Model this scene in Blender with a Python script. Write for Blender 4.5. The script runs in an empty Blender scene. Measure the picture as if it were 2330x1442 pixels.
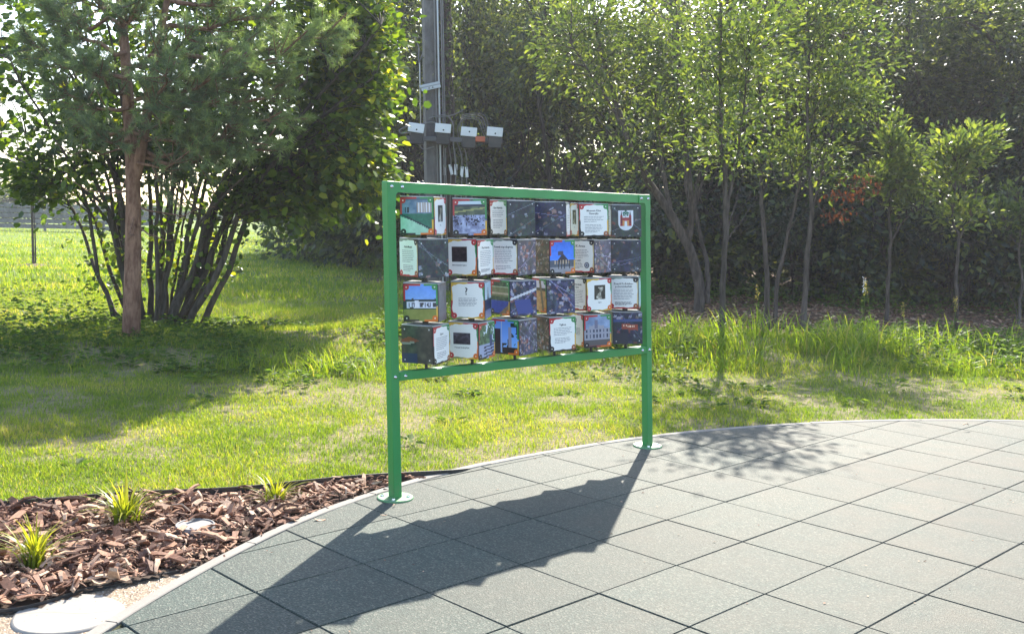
import bpy, bmesh, math
import numpy as np
from mathutils import Matrix, Vector
R_ = math.radians
rng = np.random.default_rng(11)
sc = bpy.context.scene
col = sc.collection

# ------------------------------------------------------------------ camera
F_PX, PITCH, ROLL, CAM_H, PX, PY = 2356.25, 0.0356, -0.0292, 1.5818, 1165.0, 568.5
cp, sp_ = math.cos(PITCH), math.sin(PITCH)
_f = np.array([0, cp, -sp_]); _r = np.array([1.0, 0, 0]); _d = np.array([0, -sp_, -cp])
c_, s_ = math.cos(ROLL), math.sin(ROLL)
CR, CD, CF = c_ * _r + s_ * _d, -s_ * _r + c_ * _d, _f
CAM = np.array([0, 0, CAM_H])
cam_d = bpy.data.cameras.new('camera'); cam = bpy.data.objects.new('camera', cam_d); col.objects.link(cam)
m = Matrix.Identity(4)
for i in range(3):
    m[i][0], m[i][1], m[i][2], m[i][3] = CR[i], -CD[i], -CF[i], CAM[i]
cam.matrix_world = m
cam_d.sensor_width = 36; cam_d.sensor_fit = 'HORIZONTAL'
cam_d.lens = F_PX / 2330 * 36; cam_d.shift_y = -(721 - PY) / 2330
cam_d.clip_start = 0.05; cam_d.clip_end = 2000
sc.camera = cam
# ------------------------------------------------------------------ light
SUN_AZ, SUN_EL, VEIL_DENSITY = 11.5, 38.5, .0009
w = bpy.data.worlds.new('World'); sc.world = w; w.use_nodes = True
nt = w.node_tree; nt.nodes.clear()
sky = nt.nodes.new('ShaderNodeTexSky'); sky.sky_type = 'NISHITA'; sky.sun_disc = False
sky.sun_elevation = R_(SUN_EL); sky.sun_rotation = R_(SUN_AZ); sky.air_density = 1.0; sky.dust_density = 1.2; sky.ozone_density = 1.0
bg = nt.nodes.new('ShaderNodeBackground'); bg.inputs[1].default_value = 0.15
wo = nt.nodes.new('ShaderNodeOutputWorld'); nt.links.new(sky.outputs[0], bg.inputs[0]); nt.links.new(bg.outputs[0], wo.inputs[0])
sd = bpy.data.lights.new('sun', 'SUN'); sd.energy = 4.6; sd.angle = R_(0.53); sd.color = (1.0, 0.93, 0.80)
sun = bpy.data.objects.new('sun', sd); col.objects.link(sun)
SUNV = np.array([math.sin(R_(SUN_AZ)) * math.cos(R_(SUN_EL)), math.cos(R_(SUN_AZ)) * math.cos(R_(SUN_EL)), math.sin(R_(SUN_EL))])
sun.rotation_euler = Vector(-SUNV).to_track_quat('-Z', 'Y').to_euler(); sun.location = (3, 10, 14)
vs = sc.view_settings; vs.view_transform = 'Standard'; vs.look = 'None'; vs.gamma = 1; vs.use_curve_mapping = False
vs.exposure = 1.68
cy = sc.cycles
cy.max_bounces = 7; cy.diffuse_bounces = 3; cy.glossy_bounces = 2; cy.transmission_bounces = 5; cy.transparent_max_bounces = 4
cy.sample_clamp_indirect = 6; cy.caustics_reflective = False; cy.caustics_refractive = False

# ------------------------------------------------------------------ helpers
UP = np.array([-0.046, -0.0072, 0.9989])      # the sign, the pole and the trees all lean this much from the paving's normal
def ray(x, y): return CF + CR * (x - PX) / F_PX + CD * (y - PY) / F_PX
def at(x, y, Y):
    v = ray(x, y); return CAM + v * (Y / v[1])
def gnd(x, y, z=0.0):
    v = ray(x, y); return CAM + v * ((z - CAM_H) / v[2])
def nrm(v):
    v = np.asarray(v, float); return v / np.maximum(np.linalg.norm(v, axis=-1, keepdims=True), 1e-9)
_tab = np.random.default_rng(5).random((64, 64))
def vnoise(x, y, s=1.0, seed=0):
    x = np.asarray(x, float) * s + seed * 17.37; y = np.asarray(y, float) * s + seed * 9.71
    xi, yi = np.floor(x).astype(int), np.floor(y).astype(int); fx, fy = x - xi, y - yi
    fx, fy = fx * fx * (3 - 2 * fx), fy * fy * (3 - 2 * fy)
    a = _tab[xi % 64, yi % 64]; b = _tab[(xi + 1) % 64, yi % 64]; c = _tab[xi % 64, (yi + 1) % 64]; d = _tab[(xi + 1) % 64, (yi + 1) % 64]
    return (a * (1 - fx) + b * fx) * (1 - fy) + (c * (1 - fx) + d * fx) * fy
def fbm(x, y, s=1.0, seed=0, o=4):
    t = 0; amp = .5; tot = 0
    for k in range(o): t = t + amp * vnoise(x, y, s * 2 ** k, seed + k); tot += amp; amp *= .55
    return t / tot
def smooth(e0, e1, x):
    t = np.clip((np.asarray(x, float) - e0) / (e1 - e0), 0, 1); return t * t * (3 - 2 * t)

def tag(o, label=None, cat=None, group=None, kind=None):
    if label: o['label'] = label
    if cat: o['category'] = cat
    if group: o['group'] = group
    if kind: o['kind'] = kind
    return o
def empty(name, loc, label=None, cat=None, group=None, kind=None):
    o = bpy.data.objects.new(name, None); o.empty_display_size = .2; col.objects.link(o); o.location = [float(v) for v in loc]
    return tag(o, label, cat, group, kind)
def root_loc(o):
    p = np.zeros(3)
    while o: p = p + np.array(o.location); o = o.parent
    return p
def put(name, me, parent=None, loc=None):
    o = bpy.data.objects.new(name, me); col.objects.link(o)
    if parent: o.parent = parent
    if loc is not None: o.location = [float(v) for v in loc]
    return o
class MB:
    def __init__(s): s.V = []; s.F = []; s.M = []; s.T = []; s.C = []; s.n = 0; s.SM = []
    def add(s, V, Fs, mat=0, tint=0.5, colr=None, smooth=False):
        V = np.asarray(V, float).reshape(-1, 3); Fs = np.asarray(Fs, int)
        s.V.append(V); s.F.append(Fs + s.n); s.M.append(np.full(len(Fs), mat)); s.SM.append(np.full(len(Fs), smooth))
        t = np.asarray(tint, float); s.T.append(np.full(len(V), float(t)) if t.ndim == 0 else t)
        if colr is None: colr = (1, 1, 1)
        c = np.asarray(colr, float); s.C.append(np.tile(c, (len(V), 1)) if c.ndim == 1 else c)
        s.n += len(V)
    def mesh(s, name, mats, origin=(0, 0, 0), color=False):
        V = np.concatenate(s.V) - np.asarray(origin, float)
        me = bpy.data.meshes.new(name); me.vertices.add(len(V)); me.vertices.foreach_set('co', V.ravel())
        lt = np.concatenate([np.full(len(f), f.shape[1]) for f in s.F]); lv = np.concatenate([f.ravel() for f in s.F])
        me.loops.add(len(lv)); me.loops.foreach_set('vertex_index', lv)
        ls = np.r_[0, np.cumsum(lt)[:-1]]
        me.polygons.add(len(lt)); me.polygons.foreach_set('loop_start', ls); me.polygons.foreach_set('loop_total', lt)
        me.polygons.foreach_set('material_index', np.concatenate(s.M)); me.polygons.foreach_set('use_smooth', np.concatenate(s.SM))
        a = me.attributes.new('tint', 'FLOAT', 'POINT'); a.data.foreach_set('value', np.concatenate(s.T))
        if color:
            a = me.attributes.new('print', 'FLOAT_COLOR', 'POINT'); cc = np.concatenate(s.C)
            a.data.foreach_set('color', np.c_[cc, np.ones(len(cc))].ravel())
        for mm in (mats if isinstance(mats, (list, tuple)) else [mats]): me.materials.append(mm)
        me.update(calc_edges=True); me.validate()
        return me
    def build(s, name, mats, parent=None, color=False, loc=None):
        o = np.zeros(3) if parent is None else root_loc(parent)
        if parent is None and loc is not None: o = np.asarray(loc, float)
        ob = put(name, s.mesh(name, mats, o, color), parent)
        if parent is None and loc is not None: ob.location = [float(v) for v in loc]
        return ob
BOXF = np.array([[0, 1, 3, 2], [4, 6, 7, 5], [0, 4, 5, 1], [2, 3, 7, 6], [0, 2, 6, 4], [1, 5, 7, 3]])
def box(mb, o, ax, ay, az, x, y, z, **k):
    V = [o + ax * a + ay * b + az * c for a in x for b in y for c in z]; mb.add(V, BOXF, **k)
def bev_box(mb, o, ax, ay, az, x, y, z, bev=.004, seg=2, **k):
    bm = bmesh.new(); bmesh.ops.create_cube(bm, size=1)
    for v in bm.verts: v.co = Vector(((x[0] + x[1]) / 2 + v.co.x * (x[1] - x[0]), (y[0] + y[1]) / 2 + v.co.y * (y[1] - y[0]), (z[0] + z[1]) / 2 + v.co.z * (z[1] - z[0])))
    bmesh.ops.bevel(bm, geom=list(bm.edges), offset=bev, segments=seg, affect='EDGES', profile=.5)
    bm_add(mb, bm, o, ax, ay, az, **k)
def bm_add(mb, bm, o, ax, ay, az, **k):
    bmesh.ops.triangulate(bm, faces=[f for f in bm.faces if len(f.verts) > 4])
    bm.verts.index_update(); V = np.array([v.co[:] for v in bm.verts]); W = o + V[:, :1] * ax + V[:, 1:2] * ay + V[:, 2:3] * az
    for n in (3, 4):
        Fs = [[v.index for v in f.verts] for f in bm.faces if len(f.verts) == n]
        if Fs:
            if n == 3 or True:
                base = mb.n
            mb.add(W, Fs, **k)
    bm.free()
def tube(mb, P, r, k=7, cap=True, **kw):
    P = np.asarray(P, float); n = len(P); r = np.full(n, r) if np.ndim(r) == 0 else np.asarray(r, float)
    T = nrm(np.gradient(P, axis=0)); a = np.array([1., 0, 0]) if abs(T[0][0]) < .8 else np.array([0, 1., 0])
    V = []
    for i in range(n):
        b = nrm(np.cross(T[i], a)); a = nrm(np.cross(b, T[i]))
        an = np.arange(k) * 2 * np.pi / k
        V.append(P[i] + r[i] * (np.cos(an)[:, None] * a + np.sin(an)[:, None] * b))
    V = np.concatenate(V); i = np.arange(n - 1)[:, None] * k; j = np.arange(k)[None]; j2 = (j + 1) % k
    Fs = np.stack([i + j, i + j2, i + k + j2, i + k + j], -1).reshape(-1, 4)
    mb.add(V, Fs, smooth=True, **kw)
    if cap and r[-1] > .004:
        e = (n - 1) * k; mb.add(np.r_[V[e:e + k], [P[-1]]], [[q, (q + 1) % k, k] for q in range(k)], **kw)
        mb.add(np.r_[V[:k], [P[0]]], [[(q + 1) % k, q, k] for q in range(k)], **kw)
def curve(p0, p1, bend=(0, 0, 0), n=6, jit=0.0, rg=rng):
    t = np.linspace(0, 1, n)[:, None]; P = np.asarray(p0) * (1 - t) + np.asarray(p1) * t + np.asarray(bend) * 4 * t * (1 - t)
    if jit: P[1:-1] += rg.normal(0, jit, (n - 2, 3))
    return P
def spline(pts, n=24):
    P = np.asarray(pts, float); m_ = len(P); u = np.linspace(0, m_ - 1, n); out = []
    for t in u:
        i = min(int(t), m_ - 2); f = t - i; p0, p1, p2, p3 = P[max(i - 1, 0)], P[i], P[i + 1], P[min(i + 2, m_ - 1)]
        out.append(.5 * (2 * p1 + (p2 - p0) * f + (2 * p0 - 5 * p1 + 4 * p2 - p3) * f * f + (3 * p1 - p0 - 3 * p2 + p3) * f ** 3))
    return np.array(out)
L_RH = (np.array([[0, 0, 0], [.42, .5, .10], [1, 0, 0], [.42, -.5, .10]]), np.array([[0, 1, 2, 3]]))
L_OV = (np.array([[0, 0, 0], [.22, .40, .06], [.62, .42, .05], [1, 0, -.06], [.62, -.42, .05], [.22, -.40, .06]]), np.array([[0, 3, 2, 1], [0, 5, 4, 3]]))
L_RD = (np.array([[0, 0, 0], [.12, .42, .05], [.62, .50, .04], [1, 0, -.08], [.62, -.50, .04], [.12, -.42, .05]]), np.array([[0, 3, 2, 1], [0, 5, 4, 3]]))
def frames(D, N):
    D = nrm(D); B = nrm(np.cross(N, D)); return D, B, np.cross(D, B)
def leaves(mb, P, D, N, L, W, tint, tpl=L_RH, **k):
    D, B, N = frames(D, N); T, Fs = tpl; n = len(P); q = len(T)
    L = np.broadcast_to(np.asarray(L, float), n)[:, None, None]; W = np.broadcast_to(np.asarray(W, float), n)[:, None, None]
    V = P[:, None] + D[:, None] * T[None, :, :1] * L + B[:, None] * T[None, :, 1:2] * W + N[:, None] * T[None, :, 2:3] * L
    FF = (Fs[None] + (np.arange(n) * q)[:, None, None]).reshape(-1, Fs.shape[1])
    mb.add(V.reshape(-1, 3), FF, tint=np.repeat(np.broadcast_to(tint, n), q), **k)
def blades(mb, P, H, Wd, lean, az, tint, seg=2, droop=0.3, **k):
    n = len(P); dx = np.stack([np.cos(az), np.sin(az), 0 * az], 1); sx = np.stack([-np.sin(az + .6), np.cos(az + .6), 0 * az], 1)
    V = []
    for i in range(seg):
        t = i / seg; c = P + dx * (lean * H * t ** 2)[:, None]; c[:, 2] += H * (t - droop * lean * t * t); ww = Wd * (1 - .55 * t)
        V += [c - sx * ww[:, None] / 2, c + sx * ww[:, None] / 2]
    c = P + dx * (lean * H)[:, None]; c[:, 2] += H * (1 - droop * lean); V.append(c)
    q = 2 * seg + 1; V = np.stack(V, 1).reshape(-1, 3); b = (np.arange(n) * q)[:, None]
    tt = np.repeat(tint, q)
    F3 = np.concatenate([b + np.array([[2 * seg - 2, 2 * seg - 1, 2 * seg]])])
    base = mb.n
    mb.add(V, F3, tint=tt, **k)
    if seg > 1:
        F4 = np.concatenate([b + np.array([[2 * i, 2 * i + 1, 2 * i + 3, 2 * i + 2]]) for i in range(seg - 1)])
        mb.F[-1] = mb.F[-1]; mb.V.append(np.zeros((0, 3))); mb.F.append(F4 + base); mb.M.append(np.full(len(F4), k.get('mat', 0))); mb.SM.append(np.full(len(F4), False)); mb.T.append(np.zeros(0)); mb.C.append(np.zeros((0, 3)))

# ------------------------------------------------------------------ materials
def mat(name):
    m_ = bpy.data.materials.new(name); m_.use_nodes = True; n = m_.node_tree; n.nodes.clear()
    o = n.nodes.new('ShaderNodeOutputMaterial'); return m_, n, o
def node(n, t, **k):
    x = n.nodes.new(t)
    for a, b in k.items(): setattr(x, a, b)
    return x
def lk(n, a, b): n.links.new(a, b)
def noise(n, vec, scale, detail=4, rough=.55, dist=0):
    x = node(n, 'ShaderNodeTexNoise'); x.inputs['Scale'].default_value = scale; x.inputs['Detail'].default_value = detail
    x.inputs['Roughness'].default_value = rough; x.inputs['Distortion'].default_value = dist
    if vec is not None: lk(n, vec, x.inputs['Vector'])
    return x.outputs[0]
def ramp(n, fac, stops):
    x = node(n, 'ShaderNodeValToRGB'); e = x.color_ramp.elements
    while len(e) < len(stops): e.new(.5)
    for q, (p, c) in zip(e, stops): q.position = p; q.color = (*c, 1)
    lk(n, fac, x.inputs[0]); return x.outputs[0]
def mixc(n, fac, a, b, mode='MIX'):
    x = node(n, 'ShaderNodeMix', data_type='RGBA', blend_type=mode)
    for s, v in ((0, fac), (6, a), (7, b)):
        if hasattr(v, 'links'): lk(n, v, x.inputs[s])
        else: x.inputs[s].default_value = v if s == 0 else (*v, 1)
    return x.outputs[2]
def bump(n, h, strength=.3, dist=.01):
    x = node(n, 'ShaderNodeBump'); x.inputs['Strength'].default_value = strength; x.inputs['Distance'].default_value = dist; lk(n, h, x.inputs['Height']); return x.outputs[0]
def princ(n, o, colr, rough=.6, spec=.5, metal=0, normal=None):
    p = node(n, 'ShaderNodeBsdfPrincipled')
    if hasattr(colr, 'links'): lk(n, colr, p.inputs['Base Color'])
    else: p.inputs['Base Color'].default_value = (*colr, 1)
    if hasattr(rough, 'links'): lk(n, rough, p.inputs['Roughness'])
    else: p.inputs['Roughness'].default_value = rough
    p.inputs['Specular IOR Level'].default_value = spec; p.inputs['Metallic'].default_value = metal
    if normal is not None: lk(n, normal, p.inputs['Normal'])
    if o is not None: lk(n, p.outputs[0], o.inputs[0])
    return p
def geo_pos(n): return node(n, 'ShaderNodeNewGeometry').outputs['Position']
def attr(n, name): return node(n, 'ShaderNodeAttribute', attribute_name=name)
def leaf_mat(name, stops, trans=.42, tmul=(1.25, 1.25, .5), rough=.42, spec=.45):
    m_, n, o = mat(name); c = ramp(n, attr(n, 'tint').outputs['Fac'], stops)
    p = princ(n, None, c, rough, spec); t = node(n, 'ShaderNodeBsdfTranslucent')
    lk(n, mixc(n, 1.0, c, tmul, 'MULTIPLY'), t.inputs[0])
    x = node(n, 'ShaderNodeMixShader'); x.inputs[0].default_value = trans; lk(n, p.outputs[0], x.inputs[1]); lk(n, t.outputs[0], x.inputs[2]); lk(n, x.outputs[0], o.inputs[0]); return m_
def bark_mat(name, a, b, scale=14, stretch=.18, bs=.6):
    m_, n, o = mat(name); mp = node(n, 'ShaderNodeMapping'); mp.inputs['Scale'].default_value = (1, 1, stretch); lk(n, geo_pos(n), mp.inputs[0])
    f = noise(n, mp.outputs[0], scale, 6, .65); g = noise(n, geo_pos(n), 2.2, 3)
    c = mixc(n, ramp(n, f, [(.36, (0, 0, 0)), (.62, (1, 1, 1))]), a, b); c = mixc(n, g, c, tuple(v * .6 for v in a)); princ(n, o, c, .85, .2, 0, bump(n, f, bs, .02)); return m_
def plain(name, c, rough=.5, spec=.5, metal=0, var=.12, scale=9, bs=0):
    m_, n, o = mat(name); f = noise(n, geo_pos(n), scale, 5)
    cc = mixc(n, f, tuple(v * (1 - var) for v in c), tuple(min(1, v * (1 + var)) for v in c))
    princ(n, o, cc, rough, spec, metal, bump(n, f, bs, .004) if bs else None); return m_
M = {}
M['hazel'] = leaf_mat('hazel_leaf', [(0, (.022, .052, .012)), (.5, (.055, .115, .018)), (.8, (.13, .21, .025)), (1, (.28, .32, .04))], .56, (1.8, 1.55, .42), .40, .55)
M['oval'] = leaf_mat('sapling_leaf', [(0, (.035, .062, .024)), (.6, (.085, .13, .040)), (1, (.19, .23, .06))], .5, (1.8, 1.7, .55), .38, .6)
M['forest'] = leaf_mat('forest_leaf', [(0, (.014, .026, .018)), (.5, (.036, .058, .028)), (.85, (.085, .115, .036)), (1, (.17, .20, .055))], .5, (2.1, 1.95, .6), .40, .5)
M['dark'] = leaf_mat('shrub_leaf', [(0, (.012, .024, .022)), (.7, (.032, .056, .036)), (1, (.10, .14, .05))], .42, (1.9, 1.8, .7), .4, .5)
M['weed'] = leaf_mat('weed_leaf', [(0, (.05, .095, .026)), (.6, (.09, .16, .034)), (1, (.18, .25, .045))], .6, (1.5, 1.4, .45), .6, .25)
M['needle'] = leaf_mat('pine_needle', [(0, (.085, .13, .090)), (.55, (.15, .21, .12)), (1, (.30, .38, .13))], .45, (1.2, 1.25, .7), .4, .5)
M['grass'] = leaf_mat('grass_blade', [(0, (.08, .15, .020)), (.45, (.165, .245, .030)), (.75, (.26, .31, .045)), (1, (.40, .35, .15))], .55, (1.6, 1.5, .42), .5, .3)
M['tall'] = leaf_mat('tall_grass_blade', [(0, (.07, .15, .018)), (.6, (.19, .28, .030)), (.85, (.30, .36, .05)), (1, (.36, .31, .14))], .58, (1.5, 1.4, .4), .45, .35)
M['carex'] = leaf_mat('sedge_blade', [(0, (.07, .12, .012)), (.6, (.20, .25, .022)), (1, (.40, .40, .06))], .5, (1.5, 1.35, .4), .4, .4)
M['deadleaf'] = leaf_mat('withered_leaf', [(0, (.075, .026, .014)), (1, (.17, .065, .030))], .3, (1.3, 1, .6), .7, .2)
M['pinebark'] = bark_mat('pine_bark', (.16, .080, .052), (.46, .27, .18), 22, .3)
M['bark'] = bark_mat('grey_bark', (.055, .043, .036), (.20, .163, .138), 26, .15)
M['darkbark'] = bark_mat('dark_bark', (.032, .027, .024), (.10, .083, .07), 20, .15)
M['hazelbark'] = bark_mat('hazel_bark', (.050, .043, .035), (.155, .13, .105), 20, .15)
M['concrete'] = bark_mat('pole_concrete', (.12, .113, .113), (.21, .20, .195), 9, .5, .3)
M['woodpole'] = bark_mat('pole_wood', (.055, .042, .038), (.125, .10, .088), 18, .06)
M['fencewood'] = bark_mat('fence_wood', (.15, .15, .15), (.30, .30, .29), 5, .8, .2)
M['steel'] = plain('bolt_steel', (.72, .72, .72), .18, .5, 1)
M['black'] = plain('black_plastic', (.022, .022, .024), .4)
M['greydark'] = plain('dark_grey_metal', (.09, .09, .10), .55)
M['galv'] = plain('galvanised_steel', (.42, .43, .44), .45, .5, .6)
M['whiteplate'] = plain('white_plate', (.80, .80, .82), .4)
M['orange'] = plain('orange_plastic', (.55, .12, .05), .45)
M['cable'] = plain('cable_sheath', (.16, .155, .15), .55)
M['caps'] = plain('block_cap', (.55, .55, .55), .28)
M['capring'] = plain('lid_plastic', (.24, .23, .22), .6, .3, 0, .35, 30)
def m_green():
    m_, n, o = mat('green_powder_coat'); f = noise(n, geo_pos(n), 6, 4); g = noise(n, geo_pos(n), 420, 2)
    c = mixc(n, f, (.015, .215, .045), (.021, .26, .056)); zs = node(n, 'ShaderNodeSeparateXYZ'); lk(n, geo_pos(n), zs.inputs[0]); zr = node(n, 'ShaderNodeMapRange'); zr.inputs['From Min'].default_value = .16; zr.inputs['From Max'].default_value = 0; lk(n, zs.outputs[2], zr.inputs[0]); zm = node(n, 'ShaderNodeMath', operation='MULTIPLY'); lk(n, zr.outputs[0], zm.inputs[0]); lk(n, ramp(n, noise(n, geo_pos(n), 30, 5, .7), [(.35, (0, 0, 0)), (.75, (.7, .7, .7))]), zm.inputs[1]); c = mixc(n, zm.outputs[0], c, (.13, .12, .085)); p = princ(n, o, c, .36, .5, 0, bump(n, g, .06, .001)); p.inputs['Coat Weight'].default_value = .9; p.inputs['Coat Roughness'].default_value = .42; return m_
M['green'] = m_green(); M['plate'] = m_green(); _p = [q for q in M['green'].node_tree.nodes if q.type == 'BSDF_PRINCIPLED'][0]; _p.inputs['Coat Weight'].default_value = .25; _p.inputs['Roughness'].default_value = .45
def m_print():
    m_, n, o = mat('printed_panel'); p = princ(n, o, attr(n, 'print').outputs['Color'], .32, .5); return m_
M['print'] = m_print()
def m_rubber():
    m_, n, o = mat('rubber_granule'); P = geo_pos(n)
    v = node(n, 'ShaderNodeTexVoronoi'); v.inputs['Scale'].default_value = 150; lk(n, P, v.inputs[0])
    sep = node(n, 'ShaderNodeSeparateColor'); lk(n, v.outputs['Color'], sep.inputs[0])
    g = ramp(n, sep.outputs[0], [(0, (.005, .015, .012)), (.45, (.014, .034, .027)), (.8, (.030, .052, .042)), (1, (.115, .12, .095))])
    rnd = node(n, 'ShaderNodeObjectInfo').outputs['Random']
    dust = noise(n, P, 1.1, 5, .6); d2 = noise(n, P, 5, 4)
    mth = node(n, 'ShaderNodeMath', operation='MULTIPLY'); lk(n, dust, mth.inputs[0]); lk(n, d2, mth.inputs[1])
    sx = node(n, 'ShaderNodeSeparateXYZ'); lk(n, P, sx.inputs[0]); sheen_ramp = node(n, 'ShaderNodeMapRange'); sheen_ramp.inputs['From Min'].default_value = -1.6; sheen_ramp.inputs['From Max'].default_value = 2.6; sheen_ramp.inputs['To Min'].default_value = .12; lk(n, sx.outputs[0], sheen_ramp.inputs[0])  # rises to the right: low-sun sheen painted in along with the dust
    mt2 = node(n, 'ShaderNodeMath', operation='MULTIPLY'); lk(n, ramp(n, mth.outputs[0], [(.10, (.12, .12, .12)), (.40, (.72, .72, .72))]), mt2.inputs[0]); lk(n, sheen_ramp.outputs[0], mt2.inputs[1]); dust_sheen = mt2.outputs[0]
    c = mixc(n, dust_sheen, g, (.072, .057, .039))
    hv = node(n, 'ShaderNodeHueSaturation'); lk(n, c, hv.inputs['Color']); mr = node(n, 'ShaderNodeMapRange'); mr.inputs['To Min'].default_value = .82; mr.inputs['To Max'].default_value = 1.14
    lk(n, rnd, mr.inputs[0]); lk(n, mr.outputs[0], hv.inputs['Value'])
    p = princ(n, o, hv.outputs[0], .74, .35, 0, bump(n, v.outputs['Distance'], .55, .003)); p.inputs['Sheen Weight'].default_value = .05; p.inputs['Sheen Roughness'].default_value = .5; return m_
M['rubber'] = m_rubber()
def m_ground():
    m_, n, o = mat('lawn_soil'); P = geo_pos(n); a = attr(n, 'print').outputs['Color']
    f = noise(n, P, 26, 6, .7); g = noise(n, P, 6, 4); h = noise(n, P, 120, 3)
    c = mixc(n, 1.0, a, ramp(n, f, [(.25, (.5, .5, .5)), (.7, (1.35, 1.32, 1.25))]), 'MULTIPLY')
    c = mixc(n, 1.0, c, ramp(n, g, [(.3, (.8, .85, .8)), (.7, (1.15, 1.1, 1.05))]), 'MULTIPLY')
    princ(n, o, c, .9, .15, 0, bump(n, f, .9, .03)); return m_
M['ground'] = m_ground()
def m_bark_chip():
    m_, n, o = mat('bark_chip_wood'); r = attr(n, 'tint').outputs['Fac']; P = geo_pos(n)
    mp = node(n, 'ShaderNodeMapping'); mp.inputs['Scale'].default_value = (1, .3, 1); lk(n, P, mp.inputs[0]); f = noise(n, mp.outputs[0], 160, 5, .7)
    c = ramp(n, r, [(0, (.055, .026, .017)), (.3, (.17, .075, .044)), (.65, (.36, .19, .115)), (1, (.60, .43, .30))])
    c = mixc(n, 1.0, c, ramp(n, f, [(.3, (.55, .52, .5)), (.7, (1.25, 1.25, 1.25))]), 'MULTIPLY'); princ(n, o, c, .72, .3, 0, bump(n, f, .4, .004)); return m_
M['chip'] = m_bark_chip()
def m_pebble():
    m_, n, o = mat('bound_gravel'); P = geo_pos(n); v = node(n, 'ShaderNodeTexVoronoi'); v.inputs['Scale'].default_value = 125; lk(n, P, v.inputs[0])
    sep = node(n, 'ShaderNodeSeparateColor'); lk(n, v.outputs['Color'], sep.inputs[0])
    c = ramp(n, sep.outputs[0], [(0, (.11, .07, .042)), (.4, (.23, .165, .105)), (.75, (.32, .25, .17)), (1, (.42, .38, .31))])
    c = mixc(n, ramp(n, v.outputs['Distance'], [(.3, (0, 0, 0)), (.75, (.75, .75, .75))]), c, (.12, .08, .05))
    princ(n, o, c, .6, .4, 0, bump(n, v.outputs['Distance'], -.9, .006)); return m_
M['gravel'] = m_pebble()
def m_pebbles():
    m_, n, o = mat('pebble'); c = ramp(n, attr(n, 'tint').outputs['Fac'], [(0, (.13, .085, .052)), (.5, (.28, .21, .14)), (1, (.42, .38, .31))]); princ(n, o, c, .55, .4); return m_
M['pebble'] = m_pebbles()
def m_kerb():
    m_, n, o = mat('kerb_concrete'); P = geo_pos(n); f = noise(n, P, 40, 6, .7); g = noise(n, P, 3, 4)
    c = mixc(n, f, (.185, .17, .15), (.30, .28, .25)); c = mixc(n, ramp(n, g, [(.35, (0, 0, 0)), (.75, (.5, .5, .5))]), c, (.18, .16, .14)); princ(n, o, c, .8, .3, 0, bump(n, f, .3, .004)); return m_
M['kerb'] = m_kerb()
def m_stone():
    m_, n, o = mat('white_stone'); P = geo_pos(n); f = noise(n, P, 18, 6, .7); v = node(n, 'ShaderNodeTexVoronoi'); v.inputs['Scale'].default_value = 34; lk(n, P, v.inputs[0])
    c = mixc(n, f, (.225, .205, .18), (.30, .28, .25)); sp = ramp(n, v.outputs['Distance'], [(.10, (1, 1, 1)), (.14, (0, 0, 0))]); sel = noise(n, P, 7, 2)
    q = node(n, 'ShaderNodeMath', operation='MULTIPLY'); lk(n, sp, q.inputs[0]); lk(n, ramp(n, sel, [(.5, (0, 0, 0)), (.56, (1, 1, 1))]), q.inputs[1])
    c = mixc(n, q.outputs[0], c, (.16, .10, .06)); princ(n, o, c, .7, .3, 0, bump(n, f, .25, .005)); return m_
M['stone'] = m_stone()

# ------------------------------------------------------------------ ground plan
KC = np.array([4.2835, 2.515]); KR0 = 5.9007
_kp = np.array([(-1.448, 3.744), (-1.274, 4.476), (-1.048, 5.031), (-.9, 5.425), (-.695, 5.823), (-.517, 6.056), (-.268, 6.261), (.347, 6.874), (.897, 7.309), (1.174, 7.492), (2.174, 8.01), (3.175, 8.309), (4.244, 8.464)]) * (1.5818 / 1.585)
_ka = np.arctan2(_kp[:, 1] - KC[1], _kp[:, 0] - KC[0]); _kd = np.hypot(_kp[:, 0] - KC[0], _kp[:, 1] - KC[1]); _o = np.argsort(_ka); _ka, _kd = _ka[_o], _kd[_o]
_g = np.linspace(0, math.pi + .6, 200); _gr = np.interp(_g, _ka, _kd, left=KR0 + .02, right=KR0 - .03)
_gr = np.convolve(np.pad(_gr, 9, mode='edge'), np.ones(19) / 19, 'valid')
def KR(a):
    a = np.where(np.asarray(a) < -1.2, np.asarray(a) + 2 * np.pi, a); return np.interp(a, _g, _gr)
def kdist(x, y):      # signed distance outside the paving's edge
    dx, dy = np.asarray(x) - KC[0], np.asarray(y) - KC[1]; return np.hypot(dx, dy) - KR(np.arctan2(dy, dx))
def kpt(a, off=0): r = KR(a) + off; return np.array([KC[0] + r * np.cos(a), KC[1] + r * np.sin(a)])
KW = .058
EDGE = np.array([(-4.6, 4.1), (-3.4, 4.80), (-2.56, 5.21), (-2.32, 5.31), (-1.99, 5.46), (-1.5, 5.60), (-1.12, 5.80), (-.7, 6.03), (-.33, 6.215), (-.22, 6.33)])
LOW = np.array([(-4.6, 3.35), (-3.2, 3.62), (-2.3, 3.78), (-1.93, 3.90), (-1.81, 3.98), (-1.68, 4.16), (-1.51, 4.31), (-1.33, 4.475)])
def edge_y(x): return np.interp(x, EDGE[:, 0], EDGE[:, 1])
def low_y(x): return np.interp(x, LOW[:, 0], LOW[:, 1])
def in_bed(x, y): return (kdist(x, y) > KW) & (x < -.22) & (y < edge_y(x)) & ((y > low_y(x)) | (x > -1.33))
def in_path(x, y): return (kdist(x, y) > KW) & (x < -1.2) & (y <= low_y(x))
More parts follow.
